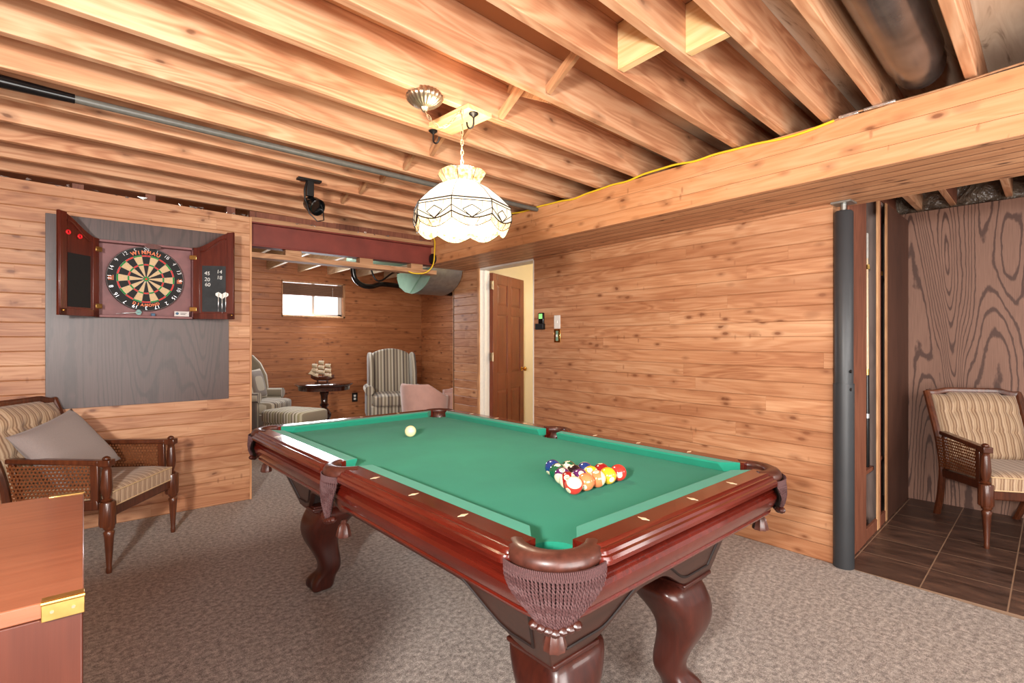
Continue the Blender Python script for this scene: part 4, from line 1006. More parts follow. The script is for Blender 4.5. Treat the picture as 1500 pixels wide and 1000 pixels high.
def dart_door(hx, ang, side):
    d = bpy.data.objects.new('door', None); COL.objects.link(d); d.parent = DC; d.location = (hx, -DP, 0); d.rotation_euler = (0, 0, ang)
    W = 0.275; out = [(0, -H2), (W, -H2)]; arch = []
    for i in range(15):
        u = i / 14; s_ = u * u * (3 - 2 * u); arch.append((W * (1 - u), H2 + 0.125 * (1 - s_)))
    MB().prism(out + arch, lambda x, z: (x * side, 0.0, z), lambda x, z: (x * side, -0.02, z)).build('door_panel', M['dart_cab'], d, bevel=0.003)
    fr = MB()
    fr.span((0.0 * side, -0.028, -H2), (0.045 * side, -0.02, H2)).span(((W - 0.045) * side, -0.028, -H2), (W * side, -0.02, H2 + 0.12)).span((0, -0.028, -H2), (W * side, -0.02, -H2 + 0.045))
    fr.build('door_frame', M['dart_cab'], d, bevel=0.002)
    board = MB().span((0.06 * side, -0.0235, -H2 + 0.055), ((W - 0.055) * side, -0.0205, H2 - 0.13)).build('score_board' if side > 0 else 'score_panel', M['chalk_bd'] if side > 0 else M['black_mat'], d)
    # arched inner moulding
    pth = [(side * (0.05 + (W - 0.10) * (1 - i / 14)), -0.024, H2 - 0.03 + 0.10 * (1 - (i / 14) ** 2 * (3 - 2 * i / 14))) for i in range(15)]
    MB().tube(pth, 0.006, 6).build('arch_moulding', M['dart_cab'], d, smooth=True)
    for z in (-0.19, 0.19):
        MB().box((0, -0.012, z), (0.05, 0.034, 0.032)).build('hinge', M['brass'], d, bevel=0.003)
    MB().lathe([(0.004, 0), (0.007, 0.008), (0.007, 0.014), (0.002, 0.018)], c=((W - 0.01) * side, -0.028, -H2 + 0.03), m=Matrix.Rotation(pi / 2, 4, 'X'), n=10).build('catch', M['brass_pol'], d, smooth=True)
    if side > 0:
        ms = []
        for s_, x, z in (('45', 0.095, 0.075), ('14', 0.178, 0.088), ('20', 0.095, 0.030), ('18', 0.178, 0.045), ('60', 0.098, -0.008)):
            ms.append(text(s_, 0.038, 'c', M['chalk'], None, Matrix.Translation((x, -0.0245, z)) @ Matrix.Rotation(0.1, 4, 'Y') @ TXZ, extrude=0.0003))
        join_meshes('chalk_score', ms, M['chalk'], board)
    return d
dart_door(-W2, atan2(0.21, 0.2) , -1)
dart_door(W2, -atan2(0.133, 0.234), 1)
# dartboard
DBX = (DC.location.x - 0.005, DC.location.y - 0.05, DC.location.z + 0.014)
BB = empty('dartboard', DBX, 0, 'round bristle dartboard with red and green rings', 'dartboard')
MF = Matrix.Rotation(pi / 2, 4, 'X')
RB = 0.2255
MB().lathe([(RB, 0), (RB, 0.034), (RB - 0.002, 0.036)], c=(0, 0.036, 0), m=MF, n=64).build('number_ring_backing', M['d_black'], BB, smooth=True, ang=30)
def sector(mb, r0, r1, a0_, a1_, y):
    n = 6; vs = []
    for i in range(n + 1):
        a = a0_ + (a1_ - a0_) * i / n; vs += [(r0 * sin(a), y, r0 * cos(a)), (r1 * sin(a), y, r1 * cos(a))]
    mb.add(vs, [(2 * i, 2 * i + 1, 2 * i + 3, 2 * i + 2) for i in range(n)])
mc, mk, mr, mg = MB(), MB(), MB(), MB()
RI = [0.017, 0.096, 0.106, 0.158, 0.168]
for k in range(20):
    a0_ = (k - 0.5) * pi / 10; a1_ = (k + 0.5) * pi / 10
    s1, s2 = (mk, mr) if k % 2 == 0 else (mc, mg)
    sector(s1, RI[0], RI[1], a0_, a1_, -0.0012); sector(s1, RI[2], RI[3], a0_, a1_, -0.0012)
    sector(s2, RI[1], RI[2], a0_, a1_, -0.0012); sector(s2, RI[3], RI[4], a0_, a1_, -0.0012)
    sector(mg, 0.007, 0.017, a0_, a1_, -0.0012); sector(mr, 0.0, 0.007, a0_, a1_, -0.0012)
for m_, nm, mt in ((mc, 'cream_segments', 'd_cream'), (mk, 'black_segments', 'd_black'), (mr, 'red_ring', 'd_red'), (mg, 'green_ring', 'd_green')): m_.build(nm, M[mt], BB)
wr = MB()
for r in (0.017, 0.096, 0.106, 0.158, 0.168): wr.tube([(r * sin(2 * pi * i / 60), -0.0022, r * cos(2 * pi * i / 60)) for i in range(61)], 0.0006, 4, caps=False)
for k in range(20):
    a = (k + 0.5) * pi / 10; wr.tube([(0.017 * sin(a), -0.0022, 0.017 * cos(a)), (0.168 * sin(a), -0.0022, 0.168 * cos(a))], 0.0005, 4)
wr.build('spider_wire', M['wire'], BB, smooth=True)
wr = MB(); wr.tube([(0.222 * sin(2 * pi * i / 60), -0.003, 0.222 * cos(2 * pi * i / 60)) for i in range(61)], 0.0016, 5, caps=False)
nr = wr.build('number_ring', M['wire'], BB, smooth=True)
ms = []
for k, n in enumerate((20, 1, 18, 4, 13, 6, 10, 15, 2, 17, 3, 19, 7, 16, 8, 11, 14, 9, 12, 5)):
    a = k * pi / 10; ms.append(text(str(n), 0.034, 'n', M['wire'], None, Matrix.Translation((0.204 * sin(a), -0.003, 0.204 * cos(a))) @ Matrix.Rotation(a, 4, 'Y') @ TXZ, bold=-0.0006))
join_meshes('numbers', ms, M['wire'], nr)
def arc_text(s_, r, a_mid, step, size, up):
    out = []
    n = len(s_)
    for i, ch in enumerate(s_):
        a = a_mid + (i - (n - 1) / 2) * step * (1 if up else -1)
        rot = a if up else a + pi
        out.append(text(ch, size, 'c', M['orange'], None, Matrix.Translation((r * sin(a), -0.0045, r * cos(a))) @ Matrix.Rotation(rot, 4, 'Y') @ TXZ, bold=0.0012))
    return out
join_meshes('upper_lettering', arc_text('WINMAU', 0.186, 0.0, 0.155, 0.034, True), M['orange'], BB)
join_meshes('lower_lettering', arc_text('DIAMOND', 0.186, pi, 0.125, 0.026, False), M['orange'], BB)
mb = MB()
for s_ in (-1, 1):
    for k in range(4):
        x = s_ * 0.197; mb.span((x - 0.014 + k * 0.008, -0.003, -0.02), (x - 0.010 + k * 0.008, -0.002, 0.008 + (k % 2) * 0.006))
mb.build('side_emblem', M['orange'], BB)
# darts
def dart(x, y, z, m4, fm, label, grp, parent_rot=None):
    r = empty('dart', (x, y, z), 0, label, 'dart', grp); r.rotation_euler = parent_rot or (0, 0, 0)
    MB().lathe([(0.0006, -0.075), (0.001, -0.045), (0.003, -0.042), (0.0034, -0.01), (0.003, 0.0)], n=10).build('barrel', M['wire'], r, smooth=True)
    MB().lathe([(0.002, 0.0), (0.002, 0.045)], n=8).build('shaft', M['white_wire'], r, smooth=True)
    mb = MB(); fl = [(0, 0.03), (0.018, 0.045), (0.018, 0.06), (0, 0.075)]
    mb.add([(0, 0, 0.03), (0.018, 0, 0.045), (0.018, 0, 0.06), (0, 0, 0.07), (-0.018, 0, 0.06), (-0.018, 0, 0.045)], [(0, 1, 2, 3, 4, 5)])
    mb.add([(0, 0, 0.03), (0, 0.018, 0.045), (0, 0.018, 0.06), (0, 0, 0.07), (0, -0.018, 0.06), (0, -0.018, 0.045)], [(0, 1, 2, 3, 4, 5)])
    mb.build('flight', fm, r); return r
bz = DC.location.z - H2
ad = -atan2(0.133, 0.234)
for k in range(3):
    u = 0.175 + k * 0.025; px = DC.location.x + W2 + u * cos(ad) + 0.037 * sin(ad); py = DC.location.y - DP + u * sin(ad) - 0.037 * cos(ad)
    dart(px, py, bz + 0.130 - (0.012 if k == 1 else 0), None, M['white_paint'], ('left of three white flighted darts in front of the score board', 'middle of three white flighted darts in front of the score board', 'right of three white flighted darts in front of the score board')[k], 'darts standing in the cabinet door')
dart(DC.location.x - 0.10, DC.location.y - 0.055, bz + 0.034, None, M['teal'], 'teal flighted dart lying on the cabinet floor', None, (0, radians(84), 0))
for k, (u, zz) in enumerate(((0.225, 0.12), (0.145, 0.105))):
    al = atan2(0.21, 0.2); px = DC.location.x - W2 - u * cos(al); py = DC.location.y - DP - u * sin(al)
    wx = px + 0.032 * sin(al); wy = py - 0.032 * cos(al)
    mb = MB(); mb.tube([(0.011 * cos(2 * pi * i / 20), 0, 0.011 * sin(2 * pi * i / 20)) for i in range(21)], 0.0055, 8, caps=False)
    o = mb.build('red_ring', M['red_pl'], smooth=True); o.location = (wx, wy, DC.location.z + H2 - 0.005 - k * 0.012 - (0.105 - 0.12) * 0); o.rotation_euler = (0, 0, al)
    tag(o, ('outer red plastic ring on the left cabinet door', 'inner red plastic ring on the left cabinet door')[k], 'ring', 'red rings on the cabinet door')
o = MB().span((-0.045, -0.002, -0.018), (0.045, 0, 0.018)).build('business_card', M['card']); o.location = (DC.location.x + 0.205, DC.location.y - DP + 0.005, bz + 0.036); tag(o, 'small white card leaning in the lower right cabinet corner', 'card')
MB().lathe([(0.010, 0), (0.010, 0.001)], c=(-0.028, -0.002, 0.002), m=MF, n=16).build('logo_dot', M['blue'], o)
MB().span((-0.008, -0.003, 0.003), (0.03, -0.002, 0.006)).span((-0.008, -0.003, -0.005), (0.022, -0.002, -0.002)).build('print_line', M['d_black'], o)
o = MB().span((-0.012, -0.008, 0), (0.012, 0.008, 0.02)).build('cue_chalk', M['blue'], bevel=0.002); o.location = (DC.location.x + 0.035, DC.location.y - 0.05, bz + 0.016); tag(o, 'small blue cube on the cabinet floor', 'chalk cube')

# ------------------------------------------------------------------ caned armchairs
def armchair(x, y, face, label, grp=None):
    """x,y: centre between the front feet; face: heading of the seat front"""
    R_ = empty('caned_armchair', (x, y, 0), face, label, 'armchair', grp)
    # local: +X is forward, Y sideways
    HW = 0.30; D = 0.56
    for s_ in (-1, 1):
        yy = s_ * HW
        lg = bpy.data.objects.new('leg', None); 
        lg = MB().lathe([(0.012, 0.0), (0.014, 0.012), (0.0135, 0.03), (0.012, 0.035), (0.022, 0.20), (0.026, 0.225), (0.018, 0.235), (0.026, 0.245), (0.026, 0.26)], c=(0.02, yy, 0), n=20, flute=10, fa=0.04).build('leg', M['chair_wood'], R_, smooth=True, ang=50)
        MB().lathe([(0.034, 0.258), (0.037, 0.265), (0.037, 0.385), (0.033, 0.392)], c=(0.012, yy, 0), n=24, flute=12, fa=0.05).build('leg_block', M['chair_wood'], lg, smooth=True, ang=50)
        MB().lathe([(0.022, 0.39), (0.028, 0.40), (0.016, 0.41), (0.024, 0.44), (0.028, 0.47), (0.022, 0.56), (0.018, 0.575), (0.024, 0.585)], c=(0.008, yy, 0), n=20, flute=8, fa=0.05).build('arm_post', M['chair_wood'], R_, smooth=True, ang=50)
        MB().box((0.006, yy, 0.603), (0.062, 0.052, 0.036)).lathe([(0.018, 0.620), (0.021, 0.627), (0.014, 0.636), (0.006, 0.640)], c=(0.006, yy, 0), n=16).build('post_cap', M['chair_wood'], R_, bevel=0.004)
        # arm rail, sloping slightly up to the back
        MB().bar((-0.02, yy, 0.605), (-0.52, s_ * (HW - 0.03), 0.615), 0.05, 0.028).build('arm_rest', M['chair_wood'], R_, bevel=0.008, seg=3)
        MB().bar((-0.03, yy, 0.375), (-0.50, s_ * (HW - 0.03), 0.335), 0.028, 0.055).build('side_rail', M['chair_wood'], R_, bevel=0.006)
        cp = MB().bar((-0.048, yy, 0.39), (-0.052, yy, 0.60), 0.025, 0.04, up=(1, 0, 0)).bar((-0.45, s_ * (HW - 0.026), 0.37), (-0.50, s_ * (HW - 0.028), 0.60), 0.022, 0.03, up=(1, 0, 0)).build('cane_frame', M['chair_wood'], R_, bevel=0.003)
        # cane panel
        n = 10; vs = [(-0.05, 0, 0.41), (-0.45, 0, 0.39), (-0.485, 0, 0.60), (-0.05, 0, 0.595)]
        o = MB(); o.add([(a, 0, c) for a, b, c in vs], [(0, 1, 2, 3)]); o = o.build('cane_panel', M['cane'], cp); o.location = (0, yy, 0); o.rotation_euler = (0, 0, -s_ * 0.055)
        # rear leg and back post, one curved piece
        path = [(-0.66, s_ * 0.24, 0.0), (-0.60, s_ * 0.25, 0.12), (-0.545, s_ * 0.262, 0.28), (-0.53, s_ * 0.268, 0.40), (-0.575, s_ * 0.272, 0.58), (-0.66, s_ * 0.278, 0.78), (-0.71, s_ * 0.282, 0.895)]
        MB().tube(smooth_path(path, 3), 0.021, 8, squash=(1.1, 1.0)).build('rear_leg', M['chair_wood'], R_, smooth=True)
    MB().bar((0.005, -HW + 0.02, 0.335), (0.005, HW - 0.02, 0.335), 0.03, 0.075).build('front_rail', M['chair_wood'], R_, bevel=0.008, seg=3)
    MB().bar((-0.52, -0.25, 0.32), (-0.52, 0.25, 0.32), 0.03, 0.06).span((-0.50, -0.27, 0.335), (0.0, 0.27, 0.352)).build('seat_frame', M['chair_wood'], R_, bevel=0.004)
    # crest rail
    n = 16; rings = []
    for i in range(n + 1):
        u = -1 + 2 * i / n; yy = u * 0.282; h = 0.885 + 0.022 * (1 if abs(u) < 0.55 else max(0, 0.5 + 0.5 * cos((abs(u) - 0.55) / 0.35 * pi)))
        c = Vector((-0.705 - 0.0 * u, yy, h))
        rings.append([c + Vector((0.014 * a, 0, 0.018 * b)) for a, b in ((1, 0.6), (0.6, 1), (-0.6, 1), (-1, 0.6), (-1, -1), (1, -1))])
    MB().loft(rings).build('crest_rail', M['chair_wood'], R_, smooth=True, ang=50)
    # tufted back: grid with buttons
    def pad(nm, fn, nu, nv, th, mat):
        f = []; v = []
        for i in range(nu + 1):
            for k in range(nv + 1): v.append(fn(i / nu, k / nv, 1))
        for i in range(nu + 1):
            for k in range(nv + 1): v.append(fn(i / nu, k / nv, 0))
        W_ = nv + 1; off = (nu + 1) * W_
        for i in range(nu):
            for k in range(nv):
                a = i * W_ + k; f.append((a, a + 1, a + W_ + 1, a + W_)); f.append((off + a, off + a + W_, off + a + W_ + 1, off + a + 1))
        for i in range(nu):
            a = i * W_; f.append((a, a + W_, off + a + W_, off + a)); a += nv; f.append((a, off + a, off + a + W_, a + W_))
        for k in range(nv):
            a = k; f.append((a, off + a, off + a + 1, a + 1)); a = nu * W_ + k; f.append((a, a + 1, off + a + 1, off + a))
        mb = MB(); mb.add(v, f); return mb.build(nm, mat, R_, smooth=True, ang=75)
    tufts = [(u, v) for v in (0.38, 0.68) for u in ((0.2, 0.4, 0.6, 0.8) if v < 0.5 else (0.3, 0.5, 0.7))]
    tufts = [(u, v) for v in (0.45, 0.74) for u in (0.17, 0.39, 0.61, 0.83)]
    def back(u, v, fr):
        yy = (u - 0.5) * 0.51; z = 0.42 + v * (0.455 + (0.018 if abs(u - 0.5) < 0.3 else 0)); x = -0.540 - max(0, v) ** 1.1 * 0.155
        if fr:
            e = min(1, 6 * min(u, 1 - u)) ** 0.5 * min(1, 8 * min(v, 1 - v)) ** 0.5; b = 0.065 * e
            for tu, tv in tufts:
                d2 = ((u - tu) * 0.51) ** 2 + ((v - tv) * 0.45) ** 2; b -= 0.024 * math.exp(-d2 / 0.0009)
            b -= 0.006 * math.exp(-((v - 0.45) / 0.02) ** 2) + 0.006 * math.exp(-((v - 0.74) / 0.02) ** 2)
            return (x + b + 0.005, yy, z)
        return (x - 0.012, yy, z)
    pad('back_cushion', back, 44, 40, 0, M['tan_vel'])
    def seat(u, v, top_):
        x = -0.50 + u * 0.525; yy = (v - 0.5) * (0.50 + 0.055 * u)
        e = (min(1, 7 * min(u, 1 - u)) ** 0.5) * (min(1, 7 * min(v, 1 - v)) ** 0.5)
        return (x, yy, (0.438 + 0.026 * e) if top_ else 0.354 + 0.006 * (1 - e))
    sc_ = pad('seat_cushion', seat, 24, 24, 0, M['tan_vel'])
    pp = [(0.025, -0.277, 0.358), (0.025, 0.277, 0.358)]; pq = [(0.026, -0.275, 0.437), (0.026, 0.275, 0.437)]
    MB().tube(pp, 0.004, 6).tube(pq, 0.004, 6).tube([(0.026, -0.275, 0.437), (-0.45, -0.25, 0.437)], 0.004, 6).tube([(0.026, 0.275, 0.437), (-0.45, 0.25, 0.437)], 0.004, 6).build('piping', M['d_cream'], sc_, smooth=True)
    return R_
f1 = Vector((0.086, 3.567)); f2 = Vector((0.441, 4.072)); c = (f1 + f2) / 2
c0x, c0y = c.x, c.y
armchair(c.x, c.y, radians(-35.5), 'caned walnut armchair with a grey cushion in front of the dart wall')
c = Vector((4.256, 0.551)) + Vector((0.58, -0.81)) * 0.30
armchair(c.x, c.y, atan2(-0.58, -0.81), 'caned walnut armchair with tufted tan back on the slate tiles')
# grey throw pillow
def pillow(name, w, h, t_, mat, label):
    vs = []; fs = []; n = 18
    for side in (1, -1):
        for i in range(n + 1):
            for k in range(n + 1):
                u = -1 + 2 * i / n; v = -1 + 2 * k / n
                pinch = 1 - 0.10 * (1 - abs(u)) * 0 - 0.07 * (1 - v * v) * abs(u) ** 3; pin2 = 1 - 0.07 * (1 - u * u) * abs(v) ** 3
                th = t_ * max(0, (1 - u ** 4)) ** 0.6 * max(0, (1 - v ** 4)) ** 0.6 + 0.004
                vs.append((u * w / 2 * pinch, side * (th / 2), v * h / 2 * pin2))
    W_ = n + 1; off = W_ * W_
    for i in range(n):
        for k in range(n):
            a = i * W_ + k; fs.append((a, a + 1, a + W_ + 1, a + W_)); fs.append((off + a, off + a + W_, off + a + W_ + 1, off + a + 1))
    for i in range(n):
        for a, b in ((i * W_, (i + 1) * W_), ((i + 1) * W_ + n, i * W_ + n), (i + 1, i), (n * W_ + i, n * W_ + i + 1)): fs.append((a, b, off + b, off + a))
    mb = MB(); mb.add(vs, fs); o = mb.build(name, mat, smooth=True, ang=120); tag(o, label, 'cushion'); return o
o = pillow('throw_pillow', 0.46, 0.42, 0.13, M['grey_fab'], 'plain grey throw pillow resting on the left armchair')
_f = radians(-35.5); o.location = (c0x + cos(_f) * -0.36 - sin(_f) * -0.07, c0y + sin(_f) * -0.36 + cos(_f) * -0.07, 0.635); o.rotation_euler = (radians(36), radians(12), _f - pi / 2)

# ------------------------------------------------------------------ trunk at lower left
TZ = 0.92
TR = empty('storage_trunk', (-0.45, 1.24, 0), 0, 'reddish brown wooden chest with a brass corner hinge in the left foreground', 'chest')
def tl(x, y, z): return (x + 0.45, y - 1.24, z)
MB().span(tl(-0.9, 0.928, TZ - 0.022), tl(0.0, 1.55, TZ)).build('lid', M['trunk_top'], TR, bevel=0.002)
MB().span(tl(-0.9, 0.930, 0.0), tl(-0.001, 1.549, TZ - 0.023)).build('body', M['trunk_front'], TR, bevel=0.002)
hg = MB().span(tl(-0.044, 0.925, TZ - 0.0005), tl(0.001, 0.940, TZ + 0.002)).span(tl(-0.044, 0.9245, TZ - 0.026), tl(0.001, 0.928, TZ - 0.003)).build('hinge', M['brass'], TR, bevel=0.001)
MB().tube([tl(-0.044, 0.9245, TZ - 0.001), tl(0.001, 0.9245, TZ - 0.001)], 0.003, 8).build('hinge_barrel', M['brass_pol'], hg, smooth=True)
for x in (-0.033, -0.011): MB().lathe([(0.0022, 0), (0.0022, 0.001)], c=tl(x, 0.9245, TZ - 0.014), m=MF, n=10).build('screw', M['bronze'], hg)
hg = MB().span(tl(-0.06, 1.535, TZ - 0.0005), tl(0.001, 1.552, TZ + 0.002)).build('hinge', M['brass'], TR, bevel=0.001)

# ------------------------------------------------------------------ door, switches
DR = empty('door_1', (3.412, 4.435, 0), radians(23.9), 'cherry stained six panel door standing open', 'door'); DR['kind'] = 'structure'
DW, DH = 0.80, 2.012
MB().span((0, -0.014, 0.012), (DW, 0.014, DH)).build('door_core', M['door_wood'], DR)
cols_ = ((0.105, 0.355), (0.445, 0.695)); rows_ = ((0.16, 0.72), (0.90, 1.56), (1.66, 1.90))
mb = MB()
for side in (-1, 1):
    y0, y1 = (0.014, 0.021) if side > 0 else (-0.021, -0.014)
    for (a, b) in ((0, 0.105), (0.355, 0.445), (0.695, DW)): mb.span((a, y0, 0.012), (b, y1, DH))
    for (a, b) in ((0.012, 0.16), (0.72, 0.90), (1.56, 1.66), (1.90, DH)):
        for (c0, c1) in cols_: mb.span((c0, y0, a), (c1, y1, b))
mb.build('door_frame', M['door_wood'], DR, bevel=0.002)
for (c0, c1) in cols_:
    for (r0, r1) in rows_:
        mb = MB()
        for side in (-1, 1):
            ys = 0.014 * side; ye = 0.0195 * side
            ring = lambda d, y: [(c0 + d, y, r0 + d), (c1 - d, y, r0 + d), (c1 - d, y, r1 - d), (c0 + d, y, r1 - d)]
            mb.loft([ring(0.008, ys), ring(0.035, ye), ring(0.036, ye)])
        mb.build('raised_panel', M['door_wood'], DR)
kn = MB()
for side in (-1, 1): kn.lathe([(0.026, 0), (0.026, 0.005), (0.010, 0.01), (0.010, 0.03), (0.024, 0.04), (0.028, 0.052), (0.020, 0.064), (0.004, 0.067)], c=(DW - 0.065, 0.02 * side, 0.93), m=Matrix.Rotation(-pi / 2 * side, 4, 'X'), n=20)
kn.build('door_knob', M['brass_pol'], DR, smooth=True)
for z in (0.25, 1.05, 1.83): MB().span((-0.035, -0.026, z), (0.01, 0.0, z + 0.09)).lathe([(0.007, z - 0.004), (0.007, z + 0.094)], c=(-0.006, -0.026, 0), n=10).build('hinge', M['bronze'], DR, bevel=0.001)
# phone-like remote in a holder
o = empty('thermostat_remote', (RX, 3.465, 1.455), 0, 'black handheld remote with a lit green screen on the pine wall', 'remote')
MB().span((-0.022, -0.02, -0.05), (-0.001, 0.045, 0.075)).build('body', M['black_gloss'], o, bevel=0.004)
MB().span((-0.035, -0.03, -0.080), (-0.001, 0.075, -0.025)).build('holder', M['black_iron'], o, bevel=0.004)
MB().span((-0.0235, -0.01, 0.02), (-0.0222, 0.035, 0.065)).build('screen', M['lcd'], o)
o = empty('switch_plate', (RX, 3.278, 1.44), 0, 'white switch plate above a brass one on the pine wall', 'switch')
MB().span((-0.006, -0.038, -0.06), (-0.0005, 0.038, 0.06)).build('plate', M['white_paint'], o, bevel=0.002)
MB().span((-0.011, -0.006, -0.010), (-0.006, 0.006, 0.012)).build('toggle', M['white_paint'], o, bevel=0.001)
o = empty('dimmer_plate', (RX, 3.278, 1.315), 0, 'green and brass switch plate just below the white plate', 'switch')
MB().span((-0.006, -0.038, -0.06), (-0.0005, 0.038, 0.06)).build('plate', M['brass_pol'], o, bevel=0.002)
MB().span((-0.008, -0.014, -0.045), (-0.006, 0.014, 0.045)).build('inset', M['green_duct'], o)
MB().span((-0.014, -0.008, -0.010), (-0.008, 0.008, 0.012)).build('toggle', M['white_paint'], o, bevel=0.001)
o = empty('wall_outlet', (3.24, FY, 0.39), 0, 'black wall outlet on the sitting room back wall', 'outlet')
MB().span((-0.045, -0.006, -0.07), (0.045, -0.0005, 0.07)).build('plate', M['black_iron'], o, bevel=0.002)
MB().span((-0.018, -0.009, 0.008), (0.018, -0.006, 0.04)).span((-0.018, -0.009, -0.04), (0.018, -0.006, -0.008)).build('socket', M['white_paint'], o, bevel=0.002)

# ------------------------------------------------------------------ window
WN = empty('window_1', (2.62, FY, 1.615), 0, 'small high sliding window in the sitting room', 'window'); WN['kind'] = 'structure'
w2 = 0.46; hh = 0.525
MB().span((-w2, -0.02, 0), (w2, 0.1, 0.025)).span((-w2, -0.02, hh - 0.02), (w2, 0.1, hh)).span((-w2, -0.02, 0), (-w2 + 0.012, 0.1, hh)).span((w2 - 0.03, -0.02, 0), (w2, 0.1, hh)).build('window_frame', M['trim'], WN, bevel=0.002)
MB().span((-w2, 0.05, 0.02), (w2, 0.085, 0.055)).span((-0.02, 0.045, 0.02), (0.02, 0.085, hh)).span((w2 - 0.09, 0.05, 0.02), (w2 - 0.03, 0.085, hh)).span((-w2, 0.05, 0.0), (-w2 + 0.025, 0.085, hh)).build('sash', M['win_frame'], WN, bevel=0.002)
MB().span((-w2, 0.088, 0.0), (w2, 0.092, hh)).build('pane', M['sky_pane'], WN)
BL = empty('window_blind', (2.62, FY - 0.005, 1.615), 0, 'half raised brown slatted blind on the small window', 'blind')
mb = MB()
for k in range(9): mb.box((0, 0.02, 0.335 + k * 0.014), (2 * w2 - 0.05, 0.03, 0.0075))
mb.span((-w2 + 0.02, 0.0, 0.318), (w2 - 0.02, 0.04, 0.334)).span((-w2 + 0.02, 0.02, 0.33), (w2 - 0.02, 0.024, 0.47))  # includes a thin sheet added behind the louvres to block the bright pane
mb.build('slats_backing', M['blind'], BL, bevel=0.001)
MB().span((-w2 + 0.02, 0.0, 0.468), (w2 - 0.02, 0.045, 0.492)).build('head_rail', M['blind'], BL, bevel=0.002)
MB().tube([(0.27, -0.006, 0.46), (0.27, -0.006, 0.20)], 0.002, 5).build('cord', M['white_wire'], BL)

# ------------------------------------------------------------------ sitting room furniture
def squircle(cx, cy, z, hx, hy, e=5, n=36):
    out = []
    for j in range(n):
        a = 2 * pi * j / n; c_, s_ = cos(a), sin(a); r = (abs(c_) ** e + abs(s_) ** e) ** (-1 / e); out.append(Vector((cx + hx * r * c_, cy + hy * r * s_, z)))
    return out
def cushion_mb(cx, cy, z0, z1, hx, hy, rb=0.02, e=7):
    return MB().loft([squircle(cx, cy, z0, hx - rb, hy - rb, e), squircle(cx, cy, z0 + rb * 0.4, hx - rb * 0.25, hy - rb * 0.25, e), squircle(cx, cy, z0 + rb, hx, hy, e), squircle(cx, cy, z1 - rb, hx, hy, e), squircle(cx, cy, z1 - rb * 0.4, hx - rb * 0.25, hy - rb * 0.25, e), squircle(cx, cy, z1, hx - rb, hy - rb, e), squircle(cx, cy, z1 + rb * .5, hx * .5, hy * .5, e)])
def wing_chair(x, y, face, label):
    R_ = empty('wing_chair', (x, y, 0), face, label, 'armchair', 'striped wing chairs')
    F = M['wing_fab']
    cushion_mb(0.06, 0, 0.20, 0.38, 0.34, 0.33).build('base', F, R_, smooth=True)
    cushion_mb(0.10, 0, 0.375, 0.52, 0.34, 0.30, 0.03).build('seat_cushion', F, R_, smooth=True)
    prof_ = []
    n = 20
    for i in range(n + 1):
        u = -1 + 2 * i / n; prof_.append((u * 0.27, 1.08 + 0.075 * cos(u * pi / 2) ** 0.8))
    poly = [(-0.27, 0.36)] + prof_ + [(0.27, 0.36)]
    MB().prism(poly, lambda yy, z: (-0.17 - (z - 0.36) * 0.16, yy, z), lambda yy, z: (-0.30 - (z - 0.36) * 0.16, yy, z)).build('backrest', F, R_, bevel=0.025, seg=3)
    for s_ in (-1, 1):
        w = [(-0.28, 0.50), (0.06, 0.52), (0.10, 0.66), (0.08, 0.82), (0.0, 0.98), (-0.10, 1.08), (-0.22, 1.10), (-0.38, 1.06)]
        MB().prism(w, lambda xx, z: (xx, s_ * 0.27 + s_ * 0.0, z), lambda xx, z: (xx, s_ * 0.34, z)).build('wing', F, R_, bevel=0.025, seg=3)
        MB().loft([[Vector((xx, s_ * (0.335 + 0.065 * cos(a)), 0.585 + 0.062 * sin(a))) for a in [2 * pi * j / 16 for j in range(16)]] for xx in (-0.22, 0.28)]).build('arm_roll', F, R_, smooth=True)
        MB().span((-0.22, s_ * 0.30, 0.21), (0.27, s_ * 0.375, 0.57)).build('arm', F, R_, bevel=0.02)
        for xx in (0.33, -0.24):
            MB().lathe([(0.018, 0), (0.03, 0.02), (0.016, 0.06), (0.02, 0.12), (0.035, 0.21)], c=(xx, s_ * 0.27, 0), n=14).build('leg', M['dark_table'], R_, smooth=True)
    return R_
wing_chair(3.42, 6.78, atan2(-0.93, -0.36), 'striped wing chair against the back wall right of the round table')
wing_chair(1.60, 7.08, atan2(-0.62, 0.78), 'striped wing chair partly hidden behind the dart wall')
o = pillow('throw_pillow', 0.40, 0.40, 0.12, M['wing_fab'], 'small striped pillow on the wing chair behind the dart wall'); o.location = (1.66, 7.03, 0.72); o.rotation_euler = (radians(-14), 0, radians(50))
OT = empty('ottoman', (1.88, 6.18, 0), radians(28), 'cream and olive striped ottoman in front of the wing chair', 'ottoman')
cushion_mb(0, 0, 0.33, 0.475, 0.24, 0.315, 0.03).build('cushion_top', M['otto_fab'], OT, smooth=True)
cushion_mb(0, 0, 0.16, 0.335, 0.23, 0.305, 0.02).build('base', M['otto_fab'], OT, smooth=True)
for sx in (-1, 1):
    for sy in (-1, 1): MB().lathe([(0.016, 0), (0.028, 0.02), (0.018, 0.06), (0.032, 0.165)], c=(sx * 0.19, sy * 0.26, 0), n=14).build('leg', M['dark_table'], OT, smooth=True)
RT = empty('pedestal_table', (2.40, 6.68, 0.035), 0, 'dark round pedestal table holding the model ship', 'table')
MB().lathe([(0.02, 0.645), (0.30, 0.65), (0.335, 0.655), (0.355, 0.668), (0.362, 0.678), (0.352, 0.687)], n=40).build('tabletop', M['dark_table'], RT, smooth=True, ang=50)
MB().lathe([(0.315, 0.60), (0.32, 0.65)], n=40).build('apron', M['dark_table'], RT, smooth=True)
